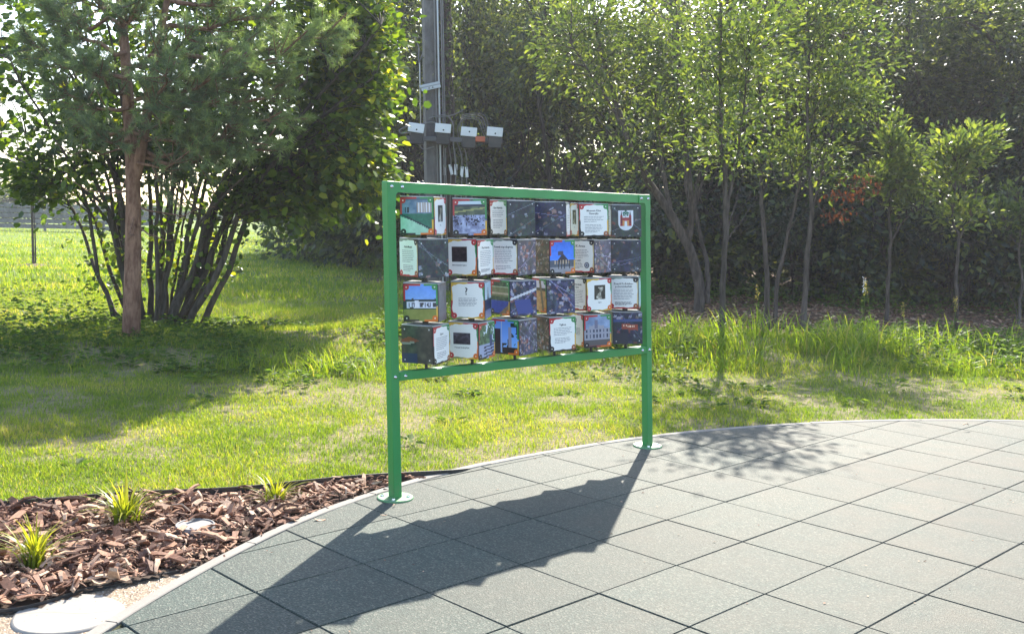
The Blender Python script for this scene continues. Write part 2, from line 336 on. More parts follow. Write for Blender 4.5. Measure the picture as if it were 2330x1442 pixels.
def gz(x, y):
    x = np.asarray(x, float); y = np.asarray(y, float)
    d = np.clip(kdist(x, y) - KW, 0, None); lawn = np.clip(d / 1.5, 0, 1) * (fbm(x, y, .5, 3, 3) - .35) * .11 + np.clip(d / .4, 0, 1) * .012 * fbm(x, y, 4, 8, 2)
    bump_ = .10 * np.exp(-((x + 3.2) ** 2 / 3 + (y - 11.2) ** 2 / 2.2)) + .14 * np.exp(-((x - 3) ** 2 / 12 + (y - 12.3) ** 2 / 1.2)) * 1.0 + .22 * np.exp(-((x + .9) ** 2 / 1.2 + (y - 12.0) ** 2 / .6))
    return lawn + bump_ * np.clip(d / 2, 0, 1) - .006
def zone(x, y):
    """forest: dark litter under the trees; bare: worn soil in the lawn"""
    x = np.asarray(x, float); y = np.asarray(y, float); wob = (fbm(x, y, .6, 12, 3) - .5) * 2.4
    fr = smooth(13.0, 14.2, y + wob) * smooth(.2, 1.8, x + wob * .6)
    fr = np.maximum(fr, smooth(21, 23.5, y + wob) * smooth(-4.2, -2.2, x + wob))
    n1 = fbm(x, y, 2.3, 21, 4); n2 = fbm(x, y, 9, 31, 3)
    bare = smooth(.46, .62, n1 * .65 + n2 * .35) * (y < 14)
    bare = np.maximum(bare, smooth(.44, .56, n1 * .6 + n2 * .4) * smooth(.6, 1.6, x) * (y < 10.4))
    return fr, bare
xs = np.r_[-90, -70, -55, -45, -37, -31, -26, -22, -18.5, np.arange(-16, -7, .3), np.arange(-7, 9.6, .085), np.arange(9.6, 16, .4), 18, 21, 25, 31, 40, 60, 90]
ys = np.r_[-6, -3, 0, 1.5, np.arange(2.4, 15, .085), np.arange(15, 30, .3), 31, 33, 36, 40, 45, 50, 56, 64, 75, 90, 110, 140, 180]
gx, gy = np.meshgrid(xs, ys); gxf, gyf = gx.ravel(), gy.ravel(); z = gz(gxf, gyf)
kd = kdist(gxf, gyf); z = np.where(kd < -.12, -.06, np.where(kd < KW + .02, np.minimum(z, -.014), z))
bedm = in_bed(gxf, gyf) | in_path(gxf, gyf); z = np.where(bedm, -.03, z)
fr, bare = zone(gxf, gyf)
SOIL, GREEN, LIT = np.array([.235, .205, .115]), np.array([.12, .145, .045]), np.array([.13, .088, .062])
cc = GREEN + (SOIL - GREEN) * (.25 + .75 * bare)[:, None]; far = smooth(14, 24, gyf)[:, None]
cc = cc * (1 - far) + np.array([.13, .19, .03]) * far; cc = cc * (1 - fr[:, None]) + LIT * fr[:, None]; cc = np.where((kd < .02)[:, None], [.03, .03, .03], cc)
nx = len(xs); i, j = np.meshgrid(np.arange(len(ys) - 1), np.arange(nx - 1), indexing='ij'); b = (i * nx + j).ravel()
mb = MB(); mb.add(np.c_[gxf, gyf, z], np.stack([b, b + 1, b + nx + 1, b + nx], 1), colr=cc, smooth=True)
tag(mb.build('ground', M['ground'], color=True), 'lawn and soil with bare dry patches around the rubber paving', kind='structure')

# rubber tiles
pav = empty('rubber_paving', (KC[0], KC[1], 0), 'round playground surface of square green grey rubber tiles', kind='structure')
TU = np.array([math.cos(.7766), math.sin(.7766)]); TV = np.array([-TU[1], TU[0]]); TA, TB = .54, .54 * .8549; TO = np.array([.4061, 4.291])
def clip_poly(P, n, d):
    out = []
    for k in range(len(P)):
        a, b = P[k], P[(k + 1) % len(P)]; da, db = a @ n - d, b @ n - d
        if da <= 0: out.append(a)
        if (da < 0 < db) or (db < 0 < da): out.append(a + (b - a) * da / (da - db))
    return out
ntile = 0
for jj in range(-12, 16):
    for ii in range(-12, 16):
        o2 = TO + TA * jj * TU - TB * ii * TV; g = .002
        P = [o2 + TU * a + TV * b for a, b in ((g, g), (TA - g, g), (TA - g, TB - g), (g, TB - g))]; c = np.mean(P, 0)
        if c[1] < 2.3 or c[0] > .56 * c[1] + 2.4: continue
        if kdist(*c) > .45: continue
        a0 = math.atan2(c[1] - KC[1], c[0] - KC[0])
        for da in (-.05, -.025, 0, .025, .05):
            n_ = np.array([math.cos(a0 + da), math.sin(a0 + da)]); P = clip_poly(P, n_, KC @ n_ + float(KR(a0 + da)) - .003)
            if len(P) < 3: break
        if len(P) < 3: continue
        P = np.array(P); c = P.mean(0)
        ar = .5 * abs(np.sum(P[:, 0] * np.roll(P[:, 1], -1) - P[:, 1] * np.roll(P[:, 0], -1)))
        if ar < .003: continue
        n = len(P); In = c + (P - c) * (1 - .0045 / np.maximum(np.linalg.norm(P - c, axis=1), .03))[:, None]; tl = rng.normal(0, .0016, 2); dz = rng.normal(0, .0009)
        zt = lambda Q: dz + (Q - c) @ tl
        V = np.r_[np.c_[In, zt(In)], np.c_[P, zt(P) - .004], np.c_[P, np.full(n, -.05)]]
        mb = MB(); q = np.arange(n); q2 = (q + 1) % n
        mb.add(V, np.r_[np.stack([n + q, n + q2, q2, q], 1), np.stack([2 * n + q, 2 * n + q2, n + q2, n + q], 1)])
        mb.add(np.r_[V[:n], [[*c, zt(c[None])[0]]]], [[k, (k + 1) % n, n] for k in range(n)])
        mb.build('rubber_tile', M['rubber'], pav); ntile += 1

# kerb
ker = empty('kerb', (KC[0], KC[1], 0), 'thin pale concrete kerb around the edge of the rubber paving', kind='structure')
a = 1.05
while a < math.pi + .35:
    da = 1.0 / KR0; th = np.linspace(a + .0006, a + da - .0006, 9); mb = MB()
    ring = []
    for t in th:
        i_, o_ = kpt(t, .002), kpt(t, KW); m1 = kpt(t, .006); m2 = kpt(t, KW - .004)
        ring.append([(*i_, -.08), (*i_, -.002), (*m1, .002), (*m2, .002), (*o_, -.002), (*o_, -.08)])
    V = np.array(ring); V[:, :, 2] += rng.normal(0, .0008); n = len(th); Fs = []
    for k in range(n - 1):
        for q in range(5): Fs.append([k * 6 + q, k * 6 + q + 1, k * 6 + q + 7, k * 6 + q + 6])
    mb.add(V.reshape(-1, 3), Fs); mb.add(V[[0, -1]].reshape(-1, 3), [[0, 1, 4, 5], [1, 2, 3, 4], [11, 10, 7, 6], [10, 9, 8, 7]])
    mb.build('kerb_stone', M['kerb'], ker); a += da

# mulch bed and bound gravel path sheets
def sheet(name, test, zf, material, label, x0, x1, y0, y1, st):
    X, Y = np.meshgrid(np.arange(x0, x1, st), np.arange(y0, y1, st)); n1 = X.shape[1]; inside = test(X, Y)
    mb = MB(); V = np.c_[X.ravel(), Y.ravel(), zf(X.ravel(), Y.ravel())]; i, j = np.where(inside[:-1, :-1] | inside[1:, :-1] | inside[:-1, 1:] | inside[1:, 1:]); b = i * n1 + j
    keep = (kdist(V[b, 0], V[b, 1]) > KW * .3)
    b = b[keep]; mb.add(V, np.stack([b, b + 1, b + n1 + 1, b + n1], 1), smooth=True)
    return tag(mb.build(name, material), label, kind='structure')
def bed_z(x, y): return .002 + .028 * fbm(x, y, 6, 41, 3) - .03 * smooth(.10, .0, kdist(x, y) - KW)
bed = sheet('mulch_bed', in_bed, lambda x, y: bed_z(x, y) - .012, plain('mulch_soil', (.05, .032, .022), .9, .2), 'planting bed covered in brown bark mulch beside the paving', -4.6, 0, 3.3, 6.4, .03)
path = sheet('gravel_path', in_path, lambda x, y: -.009 + 0 * x, M['gravel'], 'strip of bound beige gravel between mulch and kerb', -4.6, -1.1, 2.4, 4.6, .03)
# pebbles standing out of the gravel
n = 9000; px_, py_ = rng.uniform(-3.0, -1.15, n), rng.uniform(3.0, 4.6, n); k = in_path(px_, py_) & (np.hypot(px_ + 1.66, py_ - 3.93) > .2); px_, py_ = px_[k], py_[k]; n = len(px_)
oc = np.array([[1, 0, 0], [0, 1, 0], [-1, 0, 0], [0, -1, 0], [0, 0, .7]]); of = np.array([[0, 1, 4], [1, 2, 4], [2, 3, 4], [3, 0, 4]])
r = rng.uniform(.003, .0058, n); an = rng.uniform(0, 6.28, n); ca, sa = np.cos(an), np.sin(an)
V = np.stack([np.c_[px_ + r * (ca * o[0] * 1.3 - sa * o[1]), py_ + r * (sa * o[0] * 1.3 + ca * o[1]), -.009 + r * o[2] * 1.2 + 0 * r] for o in oc], 1)
mb = MB(); mb.add(V.reshape(-1, 3), (of[None] + (np.arange(n) * 5)[:, None, None]).reshape(-1, 3), tint=np.repeat(rng.random(n), 5), smooth=True)
tag(mb.build('pebbles', M['pebble'], path), kind='stuff')
# stepping stones
def disc(mb, c, ax, ay, az, r, h, k=28, bev=.008, jit=0, **kw):
    an = np.arange(k) * 2 * np.pi / k; rr = r * (1 + jit * np.sin(an * 3 + 1) + jit * .5 * np.sin(an * 5))
    rings = [(rr, 0), (rr, h - bev), (rr - bev * .35, h - bev * .35), (rr - bev, h)]
    V = np.concatenate([c + np.cos(an)[:, None] * rq[:, None] * ax + np.sin(an)[:, None] * rq[:, None] * ay + az * hq for rq, hq in rings] + [[c + az * h]])
    Fs = [[q * k + j, q * k + (j + 1) % k, (q + 1) * k + (j + 1) % k, (q + 1) * k + j] for q in range(3) for j in range(k)]
    mb.add(V, Fs, smooth=True, **kw); mb.add(V[3 * k:], [[j, (j + 1) % k, k] for j in range(k)], **kw)
EX, EY, EZ = np.eye(3)
for (cx, cy_), lab in (((-1.665, 3.925), 'round white stepping stone with a crack across, set in gravel beside the kerb'), ((-2.03, 3.66), 'white stepping stone at the left edge of the photo, mostly cut off')):
    mb = MB(); disc(mb, np.array([cx, cy_, -.046]), EX, EY, EZ, .205, .046, 40, .012, .02)
    t = tag(mb.build('stepping_stone', M['stone'], loc=(cx, cy_, 0)), lab, 'stepping stone')
    mb = MB(); p = spline([(cx - .19, cy_ - .03, .0004), (cx - .07, cy_ + .0, .0004), (cx + .06, cy_ - .004, .0004), (cx + .185, cy_ + .045, .0004)], 10)
    box_ = [np.r_[p + [0, .0016, 0], p - [0, .0016, 0]]]; mb.add(box_[0], [[q, q + 1, q + 11, q + 10] for q in range(9)]); mb.build('crack', plain('crack_dirt', (.30, .26, .21), .9), t)
# lawn edging strip
def strip(name, line, z0, z1, th, material, label, cat):
    P = spline(np.c_[line, np.zeros(len(line))], 60); T = nrm(np.gradient(P, axis=0)); N = np.c_[-T[:, 1], T[:, 0], 0 * T[:, 0]]
    n = len(P); zt = np.c_[np.zeros((n, 2)), z1 * np.interp(np.linspace(0, 1, n), [0, .72, 1], [1, 1, .1])]; V = np.concatenate([P - N * th / 2 + [0, 0, z0], P - N * th / 2 + zt, P + N * th / 2 + zt, P + N * th / 2 + [0, 0, z0]]); q = np.arange(n - 1)
    mb = MB(); mb.add(V, np.concatenate([np.stack([a * n + q, a * n + q + 1, (a + 1) * n + q + 1, (a + 1) * n + q], 1) for a in range(3)]))
    return tag(mb.build(name, material, loc=(*P[n // 2][:2], 0)), label, cat)
strip('lawn_edging', EDGE, -.05, .045, .009, M['black'], 'black plastic edging strip between the lawn and the mulch', 'garden edging')
strip('path_edging', LOW, -.05, .012, .006, M['black'], 'thin dark edging between the bark mulch and the gravel path', 'garden edging')

# bark chips
def chip_mesh(sd):
    g = np.random.default_rng(sd); L = g.uniform(.8, 1.2); W = g.uniform(.13, .46); t = g.uniform(.05, .13); cv = g.normal(0, .12); tw = g.normal(0, .25); V = []
    for k, x in enumerate((-.5, -.15, .2, .5)):
        ww = W * (1, 1, .95, .6)[k] * g.uniform(.6, 1.05) / 2; zc = cv * (1 - 4 * x * x); a_ = tw * x
        for yy, zz in ((-ww, -t / 2), (ww, -t / 2), (ww * .92, t / 2), (-ww * .9, t / 2)):
            yj = yy + g.normal(0, .02); V.append((x * L + g.normal(0, .03), yj * math.cos(a_) - zz * math.sin(a_), zc + yj * math.sin(a_) + zz * math.cos(a_)))
    Fs = [[k * 4 + q, k * 4 + (q + 1) % 4, k * 4 + 4 + (q + 1) % 4, k * 4 + 4 + q] for k in range(3) for q in range(4)] + [[3, 2, 1, 0], [12, 13, 14, 15]]
    return np.array(V), np.array(Fs)
CH = [chip_mesh(100 + k) for k in range(10)]
chip_me = []
for k, (V, Fs) in enumerate(CH):
    for tt in (.15, .38, .6, .85):
        mb = MB(); mb.add(V, Fs, tint=tt); chip_me.append(mb.mesh('bark_chip', M['chip']))
def euler_mat(az, pit, rol, s):
    return Matrix.Rotation(az, 4, 'Z') @ Matrix.Rotation(pit, 4, 'Y') @ Matrix.Rotation(rol, 4, 'X') @ Matrix.Scale(s, 4)
LID = np.array([-1.49, 4.945])
xs_, ys_ = rng.uniform(-3.6, -.2, 24000), rng.uniform(3.4, 6.4, 24000); k = in_bed(xs_, ys_) & in_bed(xs_ - .02, ys_ + .015) & (np.hypot(xs_ - LID[0], ys_ - LID[1]) > .07); xs_, ys_ = xs_[k][:6200], ys_[k][:6200]
sz = np.clip(rng.lognormal(-3.12, .52, len(xs_)), .016, .12); lay = rng.random(len(xs_))
zz = bed_z(xs_, ys_) + lay * .026 - .006
score = sz * (zz + .02) / np.hypot(xs_, ys_) ** 2 * ((xs_ / ys_ > -.52) * 1.0); top = np.zeros(len(xs_), bool); top[np.argsort(-score)[:290]] = True
zz = np.where(top, zz + .010, zz)
mb = MB()
for q in range(len(xs_)):
    Mx = euler_mat(rng.uniform(0, 6.28), rng.normal(0, .28), rng.normal(0, .35), sz[q])
    if top[q]:
        o = put('bark_chip', chip_me[rng.integers(len(chip_me))], bed); Mx.translation = (xs_[q], ys_[q], zz[q]); o.matrix_local = Mx
    else:
        V, Fs = CH[q % 10]; Mn = np.array(Mx)[:3, :3]; mb.add(V @ Mn.T + [xs_[q], ys_[q], zz[q]], Fs, tint=float(np.clip(rng.beta(1.6, 1.9), 0, 1)))
tag(mb.build('bark_mulch', M['chip'], bed), kind='stuff')
# half-buried lid
lid = empty('drain_lid', (*LID, 0), 'pale round plastic lid half buried in the bark mulch', 'lid')
mb = MB(); disc(mb, np.array([*LID, -.02]), EX, EY, EZ, .095, .055, 28, .006); mb.build('cover', M['capring'], lid)
mb = MB(); an = np.linspace(0, 2 * np.pi, 29); tube(mb, np.c_[LID[0] + .088 * np.cos(an), LID[1] + .088 * np.sin(an), 0 * an + .036], .005, 6, False); mb.build('rim', M['capring'], lid)
# chips that strayed onto the paving
for (x, y, s, az, lab) in ((2197, 979, .055, .4, 'pale chip lying far right on the paving'), (728, 1184, .05, .3, 'pale bark chip on the paving left of the sign, beside the kerb'), (897, 1152, .028, 1.2, 'small bark chip lying at the foot of the left sign post'), (873, 1173, .04, .2, 'bark chip lying in the shadow of the left sign post'), (765, 1102, .06, 2.6, 'large pale bark chip leaning on the lawn edging')):
    p = gnd(x, y); o = put('loose_bark_chip', chip_me[int(x) % 10 * 4 + 3]); Mx = euler_mat(az, .1, .1, s); Mx.translation = (p[0], p[1], .008 if y > 1110 else .045); o.matrix_world = Mx; tag(o, lab, 'bark chip', 'stray bark chips')
# crumbs blown onto the paving
gg = np.random.default_rng(3); n = 170; x, y = gg.uniform(-1.6, 4.5, n), gg.uniform(3.6, 8.2, n); k = kdist(x, y) < -.03; x, y = x[k], y[k]; mb = MB()
leaves(mb, np.c_[x, y, np.full(len(x), .004)], np.c_[gg.normal(0, 1, (len(x), 2)), gg.normal(0, .1, len(x))], np.c_[gg.normal(0, .2, (len(x), 2)), np.ones(len(x))], gg.uniform(.006, .022, len(x)), gg.uniform(.004, .010, len(x)), gg.random(len(x)), L_RH)
tag(mb.build('blown_crumbs', M['chip'], pav), kind='stuff')
# sedge tufts
sedge_me = []
for k in range(10):
    mb = MB(); g = np.random.default_rng(k); H = g.uniform(.75, 1.1); ln = g.uniform(.15, .95)
    t = np.linspace(0, 1, 7); c = np.c_[ln * H * t ** 1.8, g.normal(0, .03) * t, H * (t - .45 * ln * t ** 2.2)]; wd = .030 * (1 - t ** 1.6) + .001
    V = np.concatenate([c + np.c_[0 * t, -wd, .2 * wd], c, c + np.c_[0 * t, wd, .2 * wd]]); q = np.arange(6)
    mb.add(V, np.r_[np.stack([q, q + 1, q + 8, q + 7], 1), np.stack([q + 7, q + 8, q + 15, q + 14], 1)], tint=np.tile(np.clip(.42 + .5 * t + g.normal(0, .18), 0, 1), 3), smooth=True); sedge_me.append(mb.mesh('sedge_blade', M['carex']))
for (x, y), s, lab in (((78, 1290), .235, 'yellow green sedge tuft nearest the gravel, leftmost of three in the mulch'), ((285, 1196), .275, 'tall yellow green sedge tuft, the middle of three in the mulch'), ((627, 1152), .205, 'bright yellow sedge tuft nearest the sign, rightmost of three in the mulch')):
    p = gnd(x, y); t = empty('ornamental_sedge', (p[0], p[1], float(bed_z(p[0], p[1]))), lab, 'ornamental grass', 'sedge tufts planted in the mulch')
    for q in range(85):
        o = put('blade', sedge_me[rng.integers(10)], t); a_ = rng.uniform(0, 6.283); rr = abs(rng.normal(0, .025))
        Mx = Matrix.Rotation(a_ + rng.normal(0, .4), 4, 'Z') @ Matrix.Rotation(rng.normal(0, .12), 4, 'Y') @ Matrix.Scale(s * rng.uniform(.6, 1.12), 4); Mx.translation = (rr * math.cos(a_), rr * math.sin(a_), -.01); o.matrix_local = Mx

# ------------------------------------------------------------------ the sign
SB = np.array([-.602, 5.5952, 0.0]); SX = np.array([math.cos(.7532), math.sin(.7532), 0]); SN = np.array([-SX[1], SX[0], 0])
def S(s, t, n=0.0): return SB + SX * s + UP * t + SN * n
sign = empty('educational_board', SB + SX * 1.1, 'green metal frame board with four rows of turning picture blocks, standing on the paving edge', 'information board')
PW, PD, SL, SH = .054, .054, 2.216, 1.736
for s0 in (0, SL - PW):
    mb = MB(); bev_box(mb, SB, SX, SN, UP, (s0, s0 + PW), (0, PD), (.006, SH), .005, 2, smooth=False); post = mb.build('post', M['green'], sign)
    c = S(s0 + PW / 2, 0, PD / 2); c[2] = 0
    mb = MB(); disc(mb, c + [0, 0, -.004], EX, EY, EZ, .100, .014, 36, .004); bp = mb.build('base_plate', M['plate'], sign)
    for q in range(4):
        an = .7532 + math.pi / 4 + q * math.pi / 2; p = c + np.array([math.cos(an) * .072, math.sin(an) * .072, .009])
        mb = MB(); disc(mb, p, EX, EY, EZ, .010, .010, 6, .002); mb.build('bolt', M['steel'], bp)
for nm, t0, t1 in (('top_rail', 1.676, SH - .002), ('bottom_rail', .648, .696)):
    mb = MB(); bev_box(mb, SB, SX, SN, UP, (PW + .0005, SL - PW - .0005), (.002, PD - .002), (t0, t1), .004, 2); rail = mb.build(nm, M['green'], sign)
def dome(mb, c, ax, ay, az, r, h, k=12, **kw):
    an = np.arange(k) * 2 * np.pi / k; V = []; rg = [(1.25, 0), (1.25, .15), (.95, .2), (.85, .55), (.55, .88), (0.01, 1)]
    for rr, hh in rg: V.append(c + np.cos(an)[:, None] * ax * r * rr + np.sin(an)[:, None] * ay * r * rr + az * h * hh)
    mb.add(np.concatenate(V), [[q * k + j, q * k + (j + 1) % k, (q + 1) * k + (j + 1) % k, (q + 1) * k + j] for q in range(5) for j in range(k)], smooth=True, **kw)
# corner plates with a rounded inner corner
for left in (True, False):
    e = 0 if left else SL; sg = 1 if left else -1; pts = [(0.002, SH - .003), (.125, SH - .003), (.125, 1.6775)]
    pts += [(PW + .022 - .022 * math.sin(q), 1.6775 - .022 + .022 * math.cos(q)) for q in np.linspace(0, math.pi / 2, 6)] + [(PW - .001, 1.60), (.002, 1.60)]
    V = np.array([S(e + sg * a, b, n) for n in (-.0025, .0015) for a, b in pts]); n = len(pts); mb = MB()
    cen = [S(e + sg * .03, 1.705, -.0025)]; V = np.r_[V, cen]
    mb.add(V, [[q, (q + 1) % n, 2 * n] for q in range(n)]); mb.add(V, [[q, (q + 1) % n, n + (q + 1) % n, n + q] for q in range(n)]); mb.build('corner_plate', M['green'], sign)
for s_ in (PW * .5, .098, SL - PW * .5, SL - .098):
    for t_ in (1.707, .672):
        mb = MB(); dome(mb, S(s_, t_, -.003 if t_ > 1 else (0 if .06 > min(s_, SL - s_) else .002)), SX, UP, -SN, .0085, .011); mb.build('bolt', M['steel'], sign)

# --- printed faces
def lin(c):
    c = np.asarray(c, float); return np.where(c <= .04045, c / 12.92, ((c + .055) / 1.055) ** 2.4)
def hexc(h): return np.array([int(h[i:i + 2], 16) / 255 for i in (0, 2, 4)])
RED, GRN, BLK, ORG, YEL, BRN, PAP, INK = [hexc(h) for h in ('b8303a', '3a8a50', '25242c', 'd8702c', 'd9ae48', '9a5a3c', 'f0efec', '2a2c3e')]
_txt = {}
def text_geo(body):
    if body in _txt: return _txt[body]
    cu = bpy.data.curves.new('lettering', 'FONT'); cu.body = body; cu.align_x = 'CENTER'; cu.resolution_u = 1; cu.offset = .018
    ob = bpy.data.objects.new('lettering', cu); col.objects.link(ob); dg = bpy.context.evaluated_depsgraph_get(); ev = ob.evaluated_get(dg); me = ev.to_mesh()
    V = np.array([v.co[:2] for v in me.vertices]); me.calc_loop_triangles(); Fs = np.array([t.vertices[:] for t in me.loop_triangles]); ev.to_mesh_clear()
    bpy.data.objects.remove(ob); bpy.data.curves.remove(cu); _txt[body] = (V, Fs); return V, Fs
class Face:
    def __init__(s, o, ex, up, n, W, H): s.o, s.ex, s.up, s.n, s.W, s.H = o, ex, up, n, W, H; s.mb = MB()
    def P(s, uv, l): uv = np.asarray(uv, float); return s.o + uv[:, :1] * s.W * s.ex + uv[:, 1:2] * s.H * s.up + s.n * (.0003 * l)
    def rect(s, u0, v0, u1, v1, c, l=1): s.mb.add(s.P([(u0, v0), (u1, v0), (u1, v1), (u0, v1)], l), [[0, 1, 2, 3]], colr=lin(c))
    def star(s, cen, pts, c, l): n = len(pts); s.mb.add(s.P(list(pts) + [cen], l), [[q, (q + 1) % n, n] for q in range(n)], colr=lin(c))
    def circ(s, u, v, r, c, l, k=12): s.star((u, v), [(u + r * math.cos(q), v + r * s.W / s.H * math.sin(q)) for q in np.arange(k) * 2 * math.pi / k], c, l)
    def poly(s, pts, c, l): s.star(np.mean(pts, 0), pts, c, l)
    def img(s, A, u0=0, v0=0, u1=1, v1=1, l=1):
        h, w_ = A.shape[:2]; U = np.linspace(u0, u1, w_ + 1); Vv = np.linspace(v0, v1, h + 1); j, i = np.meshgrid(np.arange(w_), np.arange(h)); j, i = j.ravel(), i.ravel()
        uv = np.stack([np.c_[U[j], Vv[i]], np.c_[U[j + 1], Vv[i]], np.c_[U[j + 1], Vv[i + 1]], np.c_[U[j], Vv[i + 1]]], 1).reshape(-1, 2)
        s.mb.add(s.P(uv, l), np.arange(len(uv)).reshape(-1, 4), colr=np.repeat(lin(np.clip(A.reshape(-1, 3), 0, 1)), 4, 0))
    def text(s, body, u, v, h, maxw=.8, c=INK, l=6):
        V, Fs = text_geo(body); k = h * s.H / .72; wd = np.ptp(V[:, 0]) * k / s.W; sx = min(1, maxw / max(wd, 1e-6))
        s.mb.add(s.P(np.c_[u + V[:, 0] * k * sx / s.W, v + V[:, 1] * k / s.H], l), Fs, colr=lin(c))
    def lines(s, u0, u1, v1, v0, n, seed, c=hexc('5a5c70')):
        g = np.random.default_rng(seed); vs_ = np.linspace(v1, v0, n)
        for q, v in enumerate(vs_):
            end = u1 - (g.uniform(0, .12) if q < n - 1 else g.uniform(.2, .4)) * (u1 - u0); u = u0
            while u < end - .02: e = min(end, u + g.uniform(.05, .15)); s.rect(u, v - .006, e, v + .006, c, 6); u = e + .016
    def orn(s, tl, tr, bl, br, r=.085):
        for (u, v), c in (((.085, .915), tl), ((.915, .915), tr), ((.085, .085), bl), ((.915, .085), br)):
            if c is not None: s.circ(u, v, r, c, 4); s.circ(u, v, .02, hexc('e8e8e0'), 5, 8)
    def screws(s):
        for u in (.10, .90):
            for v in (.09, .91): s.circ(u, v, .022, hexc('c8ccd4'), 7, 8)
    def paper(s, kind=0, tint=None):
        pap = PAP if tint is None else tint; b = .075
        sch = [dict(tl=RED, tr=GRN, bl=BLK, br=BRN, top=(RED, GRN), right=(YEL, GRN), bottom=(BLK, BLK), left=(BLK, RED)),
               dict(tl=None, tr=BLK, bl=RED, br=BRN, top=(hexc('8a9a90'), BLK), right=(hexc('d8c090'), hexc('d8c8a0')), bottom=(RED, RED), left=(pap, pap)),
               dict(tl=None, tr=RED, bl=RED, br=ORG, top=(YEL, RED), right=(ORG, GRN), bottom=(hexc('8a8f60'), YEL), left=(RED, YEL))][kind]
        s.rect(0, 0, 1, 1, pap, 1)
        s.rect(0, 1 - b, .5, 1, sch['top'][0], 2); s.rect(.5, 1 - b, 1, 1, sch['top'][1], 2); s.rect(0, 0, .5, b, sch['bottom'][0], 2); s.rect(.5, 0, 1, b, sch['bottom'][1], 2)
        s.rect(0, b, b, .5, sch['left'][0], 2); s.rect(0, .5, b, 1 - b, sch['left'][1], 2); s.rect(1 - b, b, 1, .5, sch['right'][0], 2); s.rect(1 - b, .5, 1, 1 - b, sch['right'][1], 2)
        pts = []
        for q in np.arange(64) * 2 * math.pi / 64:
            rr = .462 / max(abs(math.cos(q)), abs(math.sin(q))); rr = min(rr, .575 + .03 * math.sin(8 * q)) * (1 + .02 * math.sin(5 * q + kind) + .012 * math.sin(13 * q)); pts.append((.5 + rr * math.cos(q), .5 + rr * math.sin(q)))
        s.star((.5, .5), pts, pap, 3); s.orn(sch['tl'], sch['tr'], sch['bl'], sch['br'])
NP = 34
_u, _v = np.meshgrid((np.arange(NP) + .5) / NP, (np.arange(NP) + .5) / NP)
def lay(A, mask, c): A[mask] = c
def base(c0, c1, seed, sc_=8):
    f = np.clip((fbm(_u, _v, sc_, seed, 4) - .25) * 1.9, 0, 1)[..., None]; return np.array(c0) * (1 - f) + np.array(c1) * f
def P_aerial(seed, kind=0):
    g = np.random.default_rng(seed)
    c0, c1 = [((.10, .12, .20), (.24, .30, .30)), ((.10, .12, .26), (.34, .36, .50)), ((.26, .21, .20), (.50, .43, .38)), ((.08, .10, .20), (.22, .24, .38))][kind]
    A = base(c0, c1, seed, 7); nh = (9, 34, 26, 14)[kind]
    for _ in range(nh):
        x, y, w_, h = g.random(), g.random() * (.95 if kind else .6), g.uniform(.03, .085), g.uniform(.025, .06); t = g.uniform(-.8, .8); dx, dy = _u - x, _v - y; a, b_ = dx + t * dy, dy - t * dx
        roof = [(.72, .72, .82), (.80, .62, .56), (.62, .28, .24), (.86, .86, .92)][g.integers(4)]
        roof = np.array(roof) * .62 + A.mean((0, 1)) * .38; lay(A, (abs(a) < w_) & (b_ < -h * .3) & (b_ > -h * 1.3), roof * .55); lay(A, (abs(a) < w_) & (abs(b_) < h), roof)
    for _ in range(2):
        t, o_ = g.uniform(-1.2, 1.2), g.uniform(.2, .8); lay(A, abs(_v - o_ - t * (_u - .5)) < .014, A.mean((0, 1)) * 1.5 + .08)
    b_ = (fbm(_u, _v, 3, seed + 5, 2) > .58); A[b_] = A[b_] * .7 + np.array((.16, .24, .20)) * .3
    return A + g.normal(0, .025, A.shape)
def P_pool():
    A = base((.30, .42, .55), (.45, .55, .66), 3); lay(A, _v < .55, (.10, .42, .36)); lay(A, (_v < .5 - .35 * _u + .0) & (_u < .9), (.62, .80, .72)); A += (fbm(_u, _v, 14, 6) - .5)[..., None] * .14
    lay(A, (abs(_v - (.56 - .45 * _u)) < .025), (.06, .18, .26)); lay(A, (_v > .58) & (_u > .5) & (_v < .85), (.82, .82, .86)); lay(A, (_v > .58) & (_v < .85) & (_u > .5) & ((_u * 12 % 1) < .3), (.55, .45, .40)); lay(A, _v > .9, (.30, .40, .50))
    lay(A, (_v > .6) & (_v < .75) & (_u > .12) & (_u < .3) & ((_u * 20 % 1) < .5), (.12, .18, .25)); return A
def P_pond():
    A = base((.42, .44, .60), (.74, .78, .90), 9, 12); up = _v > .56; A[up] = base((.20, .26, .24), (.42, .46, .36), 10, 9)[up]; lay(A, (_v > .86) & (_v < .93), (.78, .84, .88)); lay(A, (_v > .80) & (_v < .86), (.16, .18, .28)); d = (fbm(_u, _v, 22, 14, 2) > .60) & (_v < .55) & (_v > .25); lay(A, d, (.16, .16, .28)); lay(A, abs(_v - .72 - .12 * (_u - .7)) < .02, (.62, .62, .40)); return A
def P_house():
    A = np.zeros((NP, NP, 3)); A[:] = (.48, .66, .93); A += (_v - .6)[..., None] * np.array([-.25, -.18, 0.0]); t = .56 + .07 * fbm(_u, 0 * _v, 9, 2); lay(A, (_v < t) & (_v > .3), (.16, .22, .24)); lay(A, (_v > .36) & (_v < .53) & (_u > .1), (.80, .82, .90)); lay(A, (_v > .38) & (_v < .50) & (_u > .12) & ((_u * 13 % 1) < .4), (.30, .34, .46)); lay(A, (fbm(_u, _v, 12, 4) > .58) & (_v < .5) & (_v > .3), (.22, .22, .26)); lay(A, (_v < .33), (.50, .52, .26)); lay(A, (_v < .36) & (_v > .31), (.20, .26, .18)); lay(A, (abs(_u - .38) < .05) & (_v > .34) & (_v < .55), (.86, .86, .92)); return A + (fbm(_u, _v, 15, 1) - .5)[..., None] * .1
